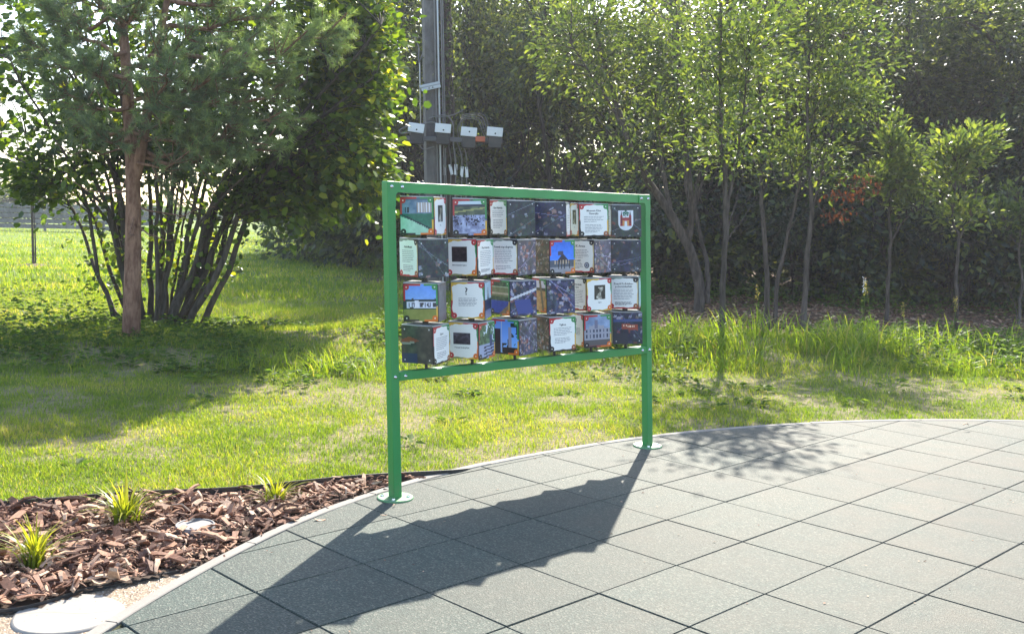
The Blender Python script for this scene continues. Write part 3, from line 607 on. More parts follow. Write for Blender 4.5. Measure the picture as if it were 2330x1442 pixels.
def P_pavilion():
    A = np.zeros((NP, NP, 3)); A[:] = (.16, .42, .86); A += ((1 - _v) * .25)[..., None]; lay(A, (_v < .42), (.30, .34, .42)); lay(A, (_v < .22), (.58, .58, .62)); lay(A, (_v < .62 - 1.0 * abs(_u - .52)) & (_v > .36), (.16, .16, .26)); lay(A, (abs(_u - .42) < .1) & (_v > .55) & (_v < .68), (.26, .24, .34)); m = (_v > .14) & (_v < .42) & (abs(_u - .52) < .34); lay(A, m & ((_u * 9 % 1) < .22), (.10, .09, .12)); lay(A, m & (_v > .28) & ((_u * 9 % 1) > .6), (.74, .66, .58)); return A + (fbm(_u, _v, 14, 6) - .5)[..., None] * .12
def P_church():
    A = np.zeros((NP, NP, 3)); A[:] = (.80, .88, .95); lay(A, (_v < .52), (.18, .22, .28)); lay(A, (_v < .9 - 3.2 * abs(_u - .5)) & (_v > .3), (.20, .24, .32)); lay(A, _v < .25, (.50, .54, .68)); return A + (fbm(_u, _v, 10, 3) - .5)[..., None] * .2
def P_field():
    A = base((.16, .24, .20), (.34, .42, .30), 5, 10); lay(A, (_v > .52) & (_v < .80), (.46, .48, .34)); lay(A, (_v > .58) & (_v < .66), (.72, .66, .56)); lay(A, (_v < .42), (.16, .26, .62)); lay(A, (_v < .42) & (_v < .55 * _u - .2), (.50, .42, .34)); lay(A, abs(_v - .80) < .02, (.66, .72, .60)); return A + (fbm(_u, _v, 14, 16) - .5)[..., None] * .16
def P_blueroof(): 
    A = P_aerial(71, 1); lay(A, (abs(_u - .5 + .3 * (_v - .3)) < .30) & (_v < .46) & (_v > .06), (.22, .28, .55)); lay(A, (abs(_v - .60 - .25 * (_u - .4)) < .035), (.80, .80, .84)); return A
def P_sand(): A = base((.70, .52, .34), (.86, .68, .46), 8, 10); lay(A, _v > .72, (.86, .84, .88)); lay(A, (_v > .66) & (_v < .74), (.30, .28, .24)); lay(A, abs(_u - .8 + .25 * _v) < .07, (.48, .42, .34)); return A
def P_redroof():
    A = base((.14, .17, .18), (.30, .32, .28), 18, 6); lay(A, (_v < .72 - .35 * abs(_u - .25)) & (_v > .50 + .2 * (_u - .1)) & (_u < .55), (.48, .26, .20)); lay(A, (abs(_v - .53 - .05 * _u) < .03) & (_u < .4), (.52, .54, .52)); lay(A, (_v < .26) & (_u < .5), (.14, .20, .34)); return A
def P_stairs():
    A = base((.12, .22, .16), (.42, .56, .40), 28, 10); lay(A, (_u > .25) & (_v > .75 - .3 * _u) & (fbm(_u, _v, 8, 33) > .50), (.85, .90, .94)); lay(A, _v < .42, (.62, .66, .78)); st = (_v < .34 + .08 * _u) & (_u > .28) & ((_v * 11 - .9 * _u) % 1 < .42); lay(A, st, (.08, .12, .28)); lay(A, (abs(_u - .75) < .08) & (_v > .36) & (_v < .66), (.26, .28, .42)); return A
def P_monument():
    A = np.zeros((NP, NP, 3)); A[:] = (.36, .58, .90); A += ((1 - _v) * .2)[..., None]; lay(A, (fbm(_u, _v, 9, 44) > .52) & ((_u > .72) | (_v < .45)), (.12, .18, .20)); lay(A, (abs(_u - .16) < .15) & (_v < .74) & (_v < .9 - abs(_u - .16)), (.09, .08, .12)); lay(A, abs(_u - .37) < .025, (.66, .76, .90)); lay(A, (abs(_u - .68) < .05) & (_v > .2) & (_v < .78), (.58, .60, .70)); lay(A, (_v < .22) & (_u > .42), (.13, .11, .14)); return A
def P_school():
    A = np.zeros((NP, NP, 3)); A[:] = (.52, .60, .74); A += (fbm(_u, _v, 5, 2) - .5)[..., None] * .3; b_ = (_v < .58 + .10 * (abs(_u - .45) < .28) + .12 * np.clip(.14 - abs(_u - .45), 0, 1) * 4) & (_v > .24); lay(A, b_, (.62, .62, .68)); lay(A, (abs(_u - .45) < .06) & (_v < .86) & (_v > .6), (.46, .46, .56)); wn = b_ & ((_u * 8 % 1) > .55); lay(A, wn & (((_v > .29) & (_v < .42)) | ((_v > .48) & (_v < .57))), (.22, .24, .34)); lay(A, _v < .24, (.36, .34, .36)); lay(A, _v < .06, (.62, .26, .24)); return A
def P_night(): A = P_aerial(91, 3); lay(A, (abs(_v - .55 + .1 * (_u - .5)) < .09) & (_u > .3) & (_u < .85), (.60, .26, .20)); lay(A, (abs(_v - .57 + .1 * (_u - .5)) < .03) & (_u > .35) & (_u < .8) & ((_u * 14 % 1) < .5), (.95, .85, .75)); lay(A, (_v < .35) & (_u < .5), (.14, .16, .24)); lay(A, (_v > .7) & (_v < .78), (.22, .30, .52)); return A
def P_dark(seed, c=(.17, .14, .15)): A = base(np.array(c) * .7, np.array(c) * 1.5, seed, 8); return A
def P_statue(seed): A = base((.14, .14, .14), (.28, .28, .25), seed, 6); m_ = (abs(_u - .52 + .12 * np.sin(_v * 7)) < .16 + .08 * np.sin(_v * 9)) & (_v < .85); A[m_] = base((.45, .44, .40), (.85, .83, .78), seed + 1, 9)[m_]; return A
def P_grey(): return base((.36, .34, .36), (.50, .48, .50), 61, 5)
def framed(f, A, tint=(RED, GRN, BLK, ORG)):
    f.img(A); b = .05
    f.rect(0, .55, b, 1, tint[0], 2); f.rect(0, 1 - b, .5, 1, tint[0], 2); f.rect(1 - b, .45, 1, 1, tint[1], 2); f.rect(.6, 1 - b, 1, 1, tint[1], 2); f.rect(0, 0, .45, b, tint[2], 2); f.rect(1 - b, 0, 1, .4, YEL, 2); f.rect(.6, 0, 1, b, tint[3], 2); f.orn(*tint)
def textface(title, kind, seed, n1=6, n2=3, tint=None):
    def fn(f):
        f.paper(kind, tint); ts = title.split('\n'); v = .80 if len(ts) == 1 else .81
        for t in ts: f.text(t, .5, v - .04, .06, .70); v -= .09
        v -= .02; f.lines(.16, .86, v, v - .05 * (n1 - 1), n1, seed); v -= .05 * n1 + .05
        if n2: f.lines(.2, .8, v, max(v - .045 * (n2 - 1), .12), n2, seed + 1)
    return fn
def picface(A, cap, u0=.24, u1=.72, v0=.36, v1=.80):
    def fn(f): f.paper(2); f.img(A, u0, v0, u1, v1, 5); f.text(cap, (u0 + u1) / 2, v0 - .11, .042, .62)
    return fn
def question(f): f.paper(2); f.text('?', .46, .66, .21, .5); f.lines(.22, .82, .56, .36, 6, 5)
def arms(f):
    f.img(P_aerial(55, 0)); W_ = hexc('e6e8f0'); an = np.linspace(math.pi, 2 * math.pi, 14)
    pts = [(.22, .84)] + [(.48 + .26 * math.cos(q), .44 + .24 * math.sin(q)) for q in an] + [(.74, .84)]; f.star((.48, .55), pts, W_, 2)
    A_, D_, G_ = hexc('a83038'), hexc('4a2030'), hexc('1f6f5f')
    for u in (.33, .63):
        f.poly([(u - .045, .34), (u + .045, .34), (u + .038, .68), (u - .038, .68)], A_, 3); f.poly([(u - .028, .68), (u + .028, .68), (u + .002, .82), (u - .002, .82)], D_, 3); f.rect(u - .015, .42, u + .015, .62, D_, 4)
    f.poly([(.37, .34), (.43, .34), (.45, .58), (.37, .58)], hexc('d89858'), 3); f.poly([(.53, .34), (.59, .34), (.59, .58), (.51, .58)], hexc('d89858'), 3); f.rect(.37, .52, .59, .61, A_, 4); f.rect(.43, .50, .53, .54, hexc('c86070'), 5)
    f.rect(.472, .60, .488, .76, G_, 4)
    for u, v, r in ((.48, .80, .05), (.41, .755, .042), (.55, .755, .042), (.42, .69, .036), (.54, .69, .036), (.48, .74, .04)): f.circ(u, v, r, G_, 4, 9)
    for u, v in ((.43, .72), (.53, .72), (.48, .77), (.45, .80), (.51, .80)): f.circ(u, v, .012, W_, 5, 6)
    f.screws()
def plainimg(A, sc=True):
    def fn(f): f.img(A); (f.screws() if sc else None)
    return fn
def puk(f):
    f.paper(1); f.text('PUK Arena', .42, .78, .07, .62); f.lines(.12, .80, .69, .45, 6, 77); f.text('Ile waży?', .36, .345, .05, .5); f.lines(.14, .58, .29, .13, 5, 79)
    f.circ(.72, .22, .10, hexc('55586a'), 5, 16); f.circ(.72, .22, .065, hexc('b8bccb'), 6, 12); f.circ(.72, .22, .035, hexc('55586a'), 7, 8)
def narrowtext(seed, tint=None):
    def fn(f): f.paper(1, tint); f.text('Park', .5, .76, .05, .6); f.lines(.2, .8, .62, .25, 6, seed)
    return fn
fr_ = lambda A: (lambda f: framed(f, A))
BLK_ = [  # per row: (angle, left face, right face)
 [(31.5, fr_(P_pool()), picface(P_statue(5), 'Kot', .30, .70, .36, .80)), (50, plainimg(P_dark(2)), fr_(P_pond())), (79, textface('Kino Nawojka', 0, 11, 4, 6), plainimg(P_aerial(21, 0))),
  (37, plainimg(P_aerial(23, 3)), narrowtext(3)), (59, picface(P_statue(15), 'Kot', .30, .72), textface('Muzeum Kina\nNawojka', 0, 12, 4, 6)), (50, narrowtext(4), arms)],
 [(83, textface('Park Miejski', 1, 14, 7, 4, hexc('dff0e8')), plainimg(P_aerial(31, 0))), (20, picface(P_dark(7), 'Etnomuzeum Lipno', .16, .68, .38, .80), textface('Plac Dekerta', 0, 15, 9, 4)),
  (13, textface('Pomnik niepodległości', 1, 16, 8, 3), plainimg(P_aerial(33, 1))), (81, plainimg(P_aerial(35, 2)), fr_(P_pavilion())), (9, puk, plainimg(P_aerial(36, 1))), (47.5, narrowtext(8, hexc('f0e0e6')), plainimg(P_aerial(37, 3)))],
 [(38, fr_(P_house()), plainimg(P_grey(), False)), (38, question, plainimg(P_church(), False)), (82, fr_(P_field()), plainimg(P_blueroof())), (72, fr_(P_sand()), plainimg(P_aerial(42, 1))),
  (77, textface('Dawna Szkoła\nLipno', 1, 18, 9, 2), picface(P_statue(25), 'Lipno', .30, .74, .36, .80)), (36, textface('Zespół Kościelno-\npodominikański', 1, 19, 7, 5), narrowtext(9, hexc('c8e8ee')))],
 [(23, plainimg(P_redroof()), textface('Lipno', 0, 20, 7, 4)), (20, picface(P_dark(12, (.24, .22, .26)), 'Pomnik Dobrzyński', .16, .74, .40, .72), fr_(P_stairs())), (13, fr_(P_monument()), plainimg(P_aerial(51, 1))), (77, plainimg(P_aerial(52, 2)), textface('Tężnia', 0, 22, 5, 4)),
  (69, question, fr_(P_school())), (50, plainimg(P_grey(), False), plainimg(P_night()))]]
HB, AH = .215, .1
for ci in range(6):
    s_ = .262 + .3415 * ci
    mb = MB(); tube(mb, [S(s_, .69, PD / 2), S(s_, SH, PD / 2)], .009, 10); sp_o = mb.build('spindle', M['black'], sign)
    mb = MB(); dome(mb, S(s_, SH - .002, PD / 2), SX, SN, UP, .011, .015); mb.build('cap_nut', M['black'], sp_o)
    for ri, tc in enumerate((1.553, 1.321, 1.076, .842)):
        th, fl, fr2 = BLK_[ri][ci]; th = math.radians(th); c = S(s_, tc, PD / 2); mb = MB()
        bx = SX * math.cos(th) + SN * math.sin(th); by = -SX * math.sin(th) + SN * math.cos(th); a_ = AH - .0045
        bev_box(mb, c, bx, by, UP, (-a_, a_), (-a_, a_), (-HB / 2 + .004, HB / 2 - .006), .002, 1); bl = mb.build('turning_block', M['greydark'], sign)
        mb = MB(); bev_box(mb, c, bx, by, UP, (-a_ - .003, a_ + .003), (-a_ - .003, a_ + .003), (HB / 2 - .0055, HB / 2), .0015, 1); mb.build('cap', M['caps'], bl)
        for e in (-1, 1):
            mb = MB(); tube(mb, [c + UP * e * (HB / 2 - .002), c + UP * e * (HB / 2 + .012)], .018, 12); mb.build('collar', M['black'], bl)
        vis = []
        for k in range(4):
            nv = SX * math.cos(th + k * math.pi / 2) + SN * math.sin(th + k * math.pi / 2); ex = np.cross(-nv, UP); ex = nrm(ex - nv * (ex @ nv)); ctr = c + nv * AH
            if nv @ (CAM - ctr) > 0: vis.append(((ctr - CAM) @ CR / ((ctr - CAM) @ CF), k))
        vis = [k for _, k in sorted(vis)]
        if len(vis) == 1: cont = {vis[0]: fr2}
        else: cont = {vis[0]: fl, vis[-1]: fr2}
        for k in range(4):
            nv = SX * math.cos(th + k * math.pi / 2) + SN * math.sin(th + k * math.pi / 2); ex = np.cross(-nv, UP); ex = nrm(ex - nv * (ex @ nv)); hw = AH - .0035
            o = c + nv * AH - ex * hw - UP * (HB / 2 - .003); f = Face(o, ex, UP, nv, 2 * hw, HB - .008)
            oo = o - nv * .004; box(f.mb, oo, ex * 2 * hw, nv * .0042, UP * (HB - .008), (0, 1), (0, 1), (0, 1), colr=(.03, .03, .035))
            if k in cont: cont[k](f)
            else: f.img(P_aerial(ri * 31 + ci * 7 + k, (k + ci) % 4)[::4, ::4]); f.screws()
            f.mb.build('face_plate', M['print'], bl, color=True)

# ------------------------------------------------------------------ utility pole (about 20 m away)
PY_ = 20.0
def pt(x, y, Y=PY_): return at(x, y, Y)
pc = pt(985, 480); pc[2] = 0; pole = empty('utility_pole', pc, 'tall double utility pole with cable boxes and white plates behind the sign', 'utility pole')
def up_line(p, z): return np.array([p[0] + UP[0] * (z - p[2]), p[1] + UP[1] * (z - p[2]), z])
mb = MB(); b0 = up_line(pt(984, 300), -.1); b1 = up_line(b0, 8.6)
ax, ay = np.array([.97, .25, 0]), np.array([-.25, .97, 0])
V = np.concatenate([[c + ax * a * h + ay * b * h for a, b in ((-1, -1), (-.2, -1.25), (.2, -1.25), (1, -1), (1, 1), (-1, 1))] for c, h in ((b0, .165), (b1, .12))])
mb.add(V, [[q, (q + 1) % 6, 6 + (q + 1) % 6, 6 + q] for q in range(6)]); mb.add(V[6:], [[0, 1, 2, 3], [0, 3, 4, 5]]); mb.build('concrete_pole', M['concrete'], pole)
c0 = up_line(pt(1018, 300, PY_ + .15), -.1); mb = MB(); tube(mb, [c0, up_line(c0, 4), up_line(c0, 8.4)], [.14, .125, .105], 12); mb.build('timber_pole', M['woodpole'], pole)
for x, r in ((993, .016), (1000, .02), (1008, .014), (957, .012), (1012, .012)):
    p = up_line(pt(x, 250, PY_ - .22), 0.0); mb = MB(); tube(mb, [up_line(p, 0.0 if x > 960 else 3.2), up_line(p, 3), up_line(p, 7.5 if x != 957 else 4.4)], r, 6); mb.build('conduit', M['galv'] if x in (1000, 957) else M['cable'], pole)
mb = MB(); bev_box(mb, pt(985, 205, PY_ - .30), EX, EY, EZ, (-.02, .02), (-.3, .3), (-.02, .02), .004, 1)
cb = pt(978, 195, PY_ - .26); axr = nrm(np.array([.97, 0, .24])); azr = nrm(np.array([-.24, 0, .97]))
mb = MB(); bev_box(mb, cb, axr, EY, azr, (-.20, .20), (-.03, .03), (-.015, .04), .006, 1); bev_box(mb, cb, axr, EY, azr, (-.17, .20), (-.045, -.031), (-.085, -.02), .004, 1); cl = mb.build('clamp', M['galv'], pole)
for dx in (-.02, .05):
    mb = MB(); disc(mb, cb + axr * dx + azr * -.05 + EY * -.046, EX, EZ, -EY, .014, .012, 8, .003); mb.build('bolt', M['greydark'], cl)
# crossarm with four switch boxes
mb = MB(); bev_box(mb, pt(1036, 318, PY_ - .30), EX, EY, EZ, (-.93, .90), (-.05, .05), (-.045, .045), .006, 1); mb.build('crossarm', M['greydark'], pole)
for k, (x, y) in enumerate(((947, 291), (1008, 292), (1067, 300), (1126, 300))):
    p = pt(x, y, PY_ - .42); mb = MB(); bev_box(mb, p, EX, EY, EZ, (-.12, .13), (.02, .24), (-.30, .02), .01, 1); bx_ = mb.build('switch_box', M['black'], pole)
    mb = MB(); tl = .0 if k else .06; ax_ = nrm(np.array([1, 0, -.06 - tl])); bev_box(mb, p, ax_, EY, np.cross(EY, -ax_) * 1.0, (-.15, .15), (-.01, .01), (-.085, .085), .004, 1); pl = mb.build('white_plate', M['whiteplate'], bx_)
    mb = MB(); disc(mb, p + [0.01, -.0105, -.035 if k != 2 else .0], EX, EZ, -EY, .016, .003, 10, .001); mb.build('plate_hole', M['black'], bx_)
mb = MB(); bev_box(mb, pt(1093, 317, PY_ - .42), EX, EY, EZ, (-.09, .09), (-.05, .1), (-.05, .05), .01, 1); mb.build('orange_terminal', M['orange'], pole)
for k, (x, y) in enumerate(((1012, 387), (1026, 386), (1037, 386), (1051, 391), (1062, 392))):
    p = pt(x, y, PY_ - .15); mb = MB(); axt = nrm(np.array([.99, 0, (.05, .25, 0, -.05, .1)[k]])); bev_box(mb, p, axt, EY, np.cross(axt, EY), (-.028, .028), (-.006, .006), (-.10, .10), .003, 1); mb.build('cable_tag', M['whiteplate'], pole)
    mb = MB(); tube(mb, spline([pt(1010 + k * 10, 325, PY_ - .12), pt(x - 2, 350, PY_ - .2), p + [0, 0, .1], p + [0, .02, -.3], p + [0, .02, -1.2]], 14), .013, 5); mb.build('cable', M['cable'], pole)
g = np.random.default_rng(4)
for k in range(7):   # slack cable loops round the boxes and the coil at upper left
    if k < 4: P = [(1044 + k * 5, 318), (1042 + k * 3, 288 - k * 5), (1058, 272 - k * 4), (1086 + k * 5, 274 - k * 4), (1098 + k * 5, 300), (1106 + k * 4, 318)]
    else: P = [(968, 92), (955 - k * 2, 84), (948 + k, 110), (952, 128 + k * 3), (962, 120), (968, 92)]
    mb = MB(); tube(mb, spline([pt(a, b, PY_ - .28 + g.normal(0, .03)) for a, b in P], 26), .006, 5); mb.build('cable', M['cable'], pole)
for P in ([(930, 286), (910, 296), (915, 304), (940, 300)], [(960, 322), (956, 332), (965, 340), (988, 334)], [(950, 285), (985, 278), (1000, 292), (1020, 300)], [(975, 270), (1010, 262), (1030, 280), (1032, 330), (1040, 400)], [(990, 268), (1030, 262), (1055, 250)]):
    mb = MB(); tube(mb, spline([pt(a, b, PY_ - .34) for a, b in P], 20), .012, 5); mb.build('cable', M['cable'], pole)

# vine on the pole
g = np.random.default_rng(14); vine = empty('climbing_vine', up_line(c0, 0), 'leafy vine climbing the timber half of the utility pole', 'vine'); lf = MB()
for k in range(4):
    zq = np.linspace(2.6, 6.6, 16); P = np.array([up_line(c0, z_) + [.15 * math.sin(z_ * 1.3 + k * 1.6), -.14 + .06 * math.cos(z_ * 2 + k), 0] for z_ in zq]); mb = MB(); tube(mb, P, .012, 5); mb.build('stem', M['bark'], vine)
    n = 330; a_ = P[g.integers(16, size=n)] + g.normal(0, .11, (n, 3)) * [1.3, .8, 1.6]; leaves(lf, a_, g.normal(0, .6, (n, 3)) - [0, 0, .7], g.normal(0, .6, (n, 3)) + [0, -.6, .5], g.uniform(.06, .12, n), g.uniform(.05, .09, n), np.clip(g.normal(.6, .2, n), 0, 1), L_RH)
lf.build('leaves', M['forest'], vine)['kind'] = 'stuff'

# ------------------------------------------------------------------ trees
def ellip(n, c, r, rg, power=.45, lump=.35):
    d = nrm(rg.normal(0, 1, (n, 3))); q = rg.random(n) ** power; l = 1 - lump + lump * 2 * vnoise(d[:, 0] * 2 + 5, d[:, 1] * 2 + d[:, 2] * 2.3 + 5, 1.3, int(rg.integers(40)))
    return np.asarray(c) + d * (q * l)[:, None] * np.asarray(r)
def fill_leaves(mb, C, A, rg, per, cr, L, W, tpl, flat=.7, droop=.25, tint=(.5, .22), mat=0, top=None):
    """leaves scattered around cluster centres C, pointing away from the attachment points A"""
    n = len(C) * per; ci = np.repeat(np.arange(len(C)), per); off = rg.normal(0, 1, (n, 3)) * cr * np.array([1, 1, flat]); P = C[ci] + off
    D = nrm(C[ci] - A[ci]) * .7 + nrm(off) * .8 + rg.normal(0, .35, (n, 3)); D[:, 2] -= droop; N = rg.normal(0, .55, (n, 3)); N[:, 2] += 1
    ct = rg.normal(0, .12, len(C))[ci]; t = np.clip(rg.normal(tint[0], tint[1], n) + ct, 0, 1); s = rg.uniform(.5, 1.25, n)
    return P, D, N, L * s, W * s, t
def twigs(mb, C, sk, rg, r0=.012, k=4):
    """a thin curved twig from the nearest suitable skeleton point to every cluster"""
    A = []
    for c in C:
        d = np.linalg.norm((sk - c) * [1, 1, .8], axis=1) + np.where(sk[:, 2] > c[2] - .05, .6, 0); a = sk[np.argmin(d)]; A.append(a)
        L = np.linalg.norm(c - a)
        if L > .05: tube(mb, curve(a, c, (0, 0, .06 * L), 5, .02 * L, rg), np.linspace(min(r0, .02 * L + .004), .003, 5), k, False)
    return np.array(A)
leafmesh = {}
def leaf_variants(key, tpl, wratio, material):
    if key not in leafmesh:
        out = []
        for t in (.15, .4, .6, .8, .97):
            mb = MB(); V = tpl[0] * [1, wratio, 1]; mb.add(V, tpl[1], tint=t); out.append(mb.mesh('leaf', material))
        leafmesh[key] = out
    return leafmesh[key]
def leaf_objects(root, key, tpl, wr, material, P, D, N, L, t, idx):
    vr = leaf_variants(key, tpl, wr, material); o0 = root_loc(root); D2, B2, N2 = frames(D, N)
    for q in idx:
        o = put('leaf', vr[int(min(4, t[q] * 5))], root); s = L[q]
        Mx = Matrix([[D2[q][i] * s, B2[q][i] * s, N2[q][i] * s, P[q][i] - o0[i]] for i in range(3)] + [[0, 0, 0, 1]]); o.matrix_local = Mx

# pine in front of the hazel
g = np.random.default_rng(21); PYN = 11.25
pb = gnd(297, 788); pine = empty('pine_tree', (pb[0], pb[1], gz(pb[0], pb[1])), 'pine with reddish forked trunk in front of the many-stemmed hazel', 'pine tree')
T1 = spline([pb + [0, 0, -.15], at(300, 700, PYN), at(303, 560, PYN), at(302, 400, PYN), at(293, 250, PYN + .05), at(283, 100, PYN + .1), at(268, -60, PYN + .15), at(262, -220, PYN + .2)], 36)
T2 = spline([at(308, 405, PYN), at(322, 340, PYN - .05), at(338, 240, PYN - .15), at(356, 130, PYN - .25), at(380, 0, PYN - .35), at(398, -150, PYN - .4)], 24)
mb = MB(); tube(mb, T1, np.interp(np.linspace(0, 1, 36), [0, .05, .35, .55, 1], [.125, .10, .083, .065, .03]), 12); trk = mb.build('trunk', M['pinebark'], pine)
mb = MB(); tube(mb, T2, np.linspace(.066, .025, 24), 10); mb.build('limb', M['pinebark'], pine)
mb = MB(); nb = MB(); tips = []
def pine_branch(a, b, r, lv, n2):
    n2 = int(n2 * 1.7)
    L = np.linalg.norm(b - a); P = curve(a, b, (0, 0, -.10 * L), 8, .03 * L, g); tube(mb, P, np.linspace(r, r * .3, 8), 5, False)
    for k in range(n2):
        t = g.uniform(.3, 1); q = P[min(7, int(t * 7))]; d = nrm(b - a) * .7 + g.normal(0, .45, 3); d[2] += .12; e = q + nrm(d) * g.uniform(.18, .42) * (1.3 - .4 * t); tube(mb, curve(q, e, (0, 0, -.02), 4), [.008, .006, .005, .003], 4, False)
        tips.append((q, e))
        for _ in range(2):
            q2 = q + (e - q) * g.uniform(.3, .9); d2 = nrm(e - q) + g.normal(0, .5, 3); e2 = q2 + nrm(d2) * g.uniform(.10, .22); tips.append((q2, e2))
    tips.append((P[6], b + nrm(b - a) * .08))
for (x0, y0), (x1, y1), dy, r, n2 in (
    ((300, 330), (640, 255), -.3, .03, 16), ((350, 180), (700, 70), -.5, .032, 20), ((340, 230), (690, 170), -.2, .03, 18), ((360, 110), (790, 30), -.3, .032, 22), ((370, 60), (740, -50), .2, .03, 20), ((345, 210), (560, 120), -.9, .028, 16),
    ((300, 370), (480, 330), -.5, .02, 9), ((305, 350), (700, 270), .1, .028, 16), ((300, 300), (610, 330), -.2, .022, 12), ((292, 245), (120, 190), -.3, .026, 14), ((290, 180), (60, 90), -.2, .028, 16), ((285, 120), (90, 10), -.5, .028, 15), ((283, 60), (20, -60), .2, .028, 14),
    ((290, 210), (190, 130), -1.0, .026, 14), ((300, 230), (400, 140), -1.1, .026, 15), ((280, 60), (330, -40), -.9, .026, 15), ((298, 320), (220, 300), -.6, .018, 8), ((380, 0), (600, -90), -.6, .028, 16), ((290, 150), (440, 60), -.9, .026, 15), ((280, 40), (160, -80), -.7, .026, 12), ((297, 300), (160, 260), .5, .022, 10), ((350, 170), (500, 230), -.7, .022, 12), ((340, 250), (440, 270), -.6, .018, 10)):
    pine_branch(at(x0, y0, PYN), at(x1, y1, PYN + dy), r, 0, n2)
for q in range(9):   # dead bare twigs low on the crown
    a = T1[int(g.uniform(12, 22))]; e = a + [g.uniform(-.7, .9), g.uniform(-.6, .1), g.uniform(-.25, .2)]; tube(mb, curve(a, e, (0, 0, -.08), 6, .03, g), np.linspace(.011, .003, 6), 4, False)
mb.build('branches', M['pinebark'], pine)['kind'] = 'stuff'
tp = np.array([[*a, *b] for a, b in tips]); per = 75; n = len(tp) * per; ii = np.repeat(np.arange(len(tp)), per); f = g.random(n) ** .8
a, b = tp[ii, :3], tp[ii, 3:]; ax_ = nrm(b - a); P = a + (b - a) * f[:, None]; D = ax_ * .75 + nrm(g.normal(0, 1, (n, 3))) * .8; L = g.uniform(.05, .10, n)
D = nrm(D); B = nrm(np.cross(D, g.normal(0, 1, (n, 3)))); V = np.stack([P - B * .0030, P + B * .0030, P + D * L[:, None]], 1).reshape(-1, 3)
t = np.clip(.22 + .55 * f + .30 * smooth(-3.6, -2.2, P[:, 0]) + g.normal(0, .12, n) + g.normal(0, .16, len(tp))[ii], 0, 1); nb.add(V, np.arange(3 * n).reshape(-1, 3), tint=np.repeat(t, 3)); nb.build('needles', M['needle'], pine)['kind'] = 'stuff'  # tufts to the right get a lighter tint, sunlight put into needle colour

# many-stemmed hazel
g = np.random.default_rng(31); HY = 13.1; hb = gnd(345, 745)
haz = empty('hazel_bush', (hb[0], hb[1], gz(hb[0], hb[1])), 'large hazel bush with a fan of bare dark stems and round yellow green leaves', 'hazel bush')
sk = []; skl = []
tops = [(640, 430), (585, 470), (560, 400), (160, 400), (60, 330), (-30, 300), (110, 250), (20, 140), (150, 150), (190, 60), (90, -20), (240, 30), (300, -60), (240, 220), (350, 60), (380, -40), (420, 60), (455, 0), (480, 130), (520, 40), (560, 150), (620, 60), (640, 230), (700, 180), (690, 330), (780, 120), (850, 170), (330, 200), (600, 330), (500, 250), (740, 300), (870, 60)]
for k, (x, y) in enumerate(tops):
    dY = g.uniform(-1.3, 1.5); b_ = hb + [(x - 350) / 350 * .32 + g.normal(0, .07), g.normal(0, .18), -.05]; e = at(x, y, HY + dY); mid = b_ * .55 + e * .45 + [(x - 360) / 700 * -.10, 0, .38 + .0003 * abs(x - 360)]
    q1 = b_ * .8 + e * .2 + [0, 0, .16]; P = spline([b_, q1, mid, e], 14) + g.normal(0, .012, (14, 3)); r0 = g.uniform(.022, .052)
    mb = MB(); tube(mb, P, np.linspace(r0, r0 * .32, 14), 7); mb.build('stem', M['hazelbark'], haz); sk.append(P[5:]); skl.append(P[4:12])
    if k % 2 == 0:
        a_ = P[8]; e2 = a_ + [g.normal(0, .5), g.normal(0, .4), g.uniform(.5, 1.1)]; mb = MB(); Q = curve(a_, e2, (0, 0, .05), 8, .03, g); tube(mb, Q, np.linspace(r0 * .5, .006, 8), 5); mb.build('stem', M['hazelbark'], haz); sk.append(Q)
sk = np.concatenate(sk); skl = np.concatenate(skl)
cand = np.concatenate([ellip(270, at(480, 95, HY) , (3.05, 1.5, 2.1), g,   .6, .3), ellip(150, at(330, 330, HY), (2.2, 1.2, .75), g, .8, .3), ellip(200, at(800, 190, HY - .1), (.80, 1.0, 1.5), g, .5, .3), ellip(110, at(740, 400, HY), (1.0, .8, .55), g, .6, .3), ellip(60, at(40, 150, HY), (1.0, 1.1, 1.7), g, .6, .3), ellip(30, at(90, 400, HY - .2), (.45, .6, .35), g, .7, .3), ellip(34, at(590, 440, HY - .2), (.42, .5, .30), g, .7, .3)])
pxl = np.array([[PX + F_PX * ((c - CAM) @ CR) / ((c - CAM) @ CF), PY + F_PX * ((c - CAM) @ CD) / ((c - CAM) @ CF)] for c in cand])
low = np.interp(pxl[:, 0], [-100, 100, 180, 300, 520, 620, 700, 940], [450, 490, 470, 430, 450, 500, 510, 455])
keep = (pxl[:, 1] < low) & (pxl[:, 0] < 880) & ~((pxl[:, 0] < 520) & (pxl[:, 1] > 60) & (g.random(len(cand)) < .40)); C = cand[keep]
tw = MB(); A = twigs(tw, C, sk, g, .011); tw.build('twigs', M['hazelbark'], haz)['kind'] = 'stuff'
P, D, N, L, W, t = fill_leaves(None, C, A, g, 35, .18, .100, .088, L_RD, .8, .35, (.42, .2))
t = np.clip(t + .30 * smooth(650, 800, PX + F_PX * ((P - CAM) @ CR) / ((P - CAM) @ CF)) * (g.random(len(P)) < .5), 0, 1)  # half the leaves at the right tinted yellower, backlight painted into them
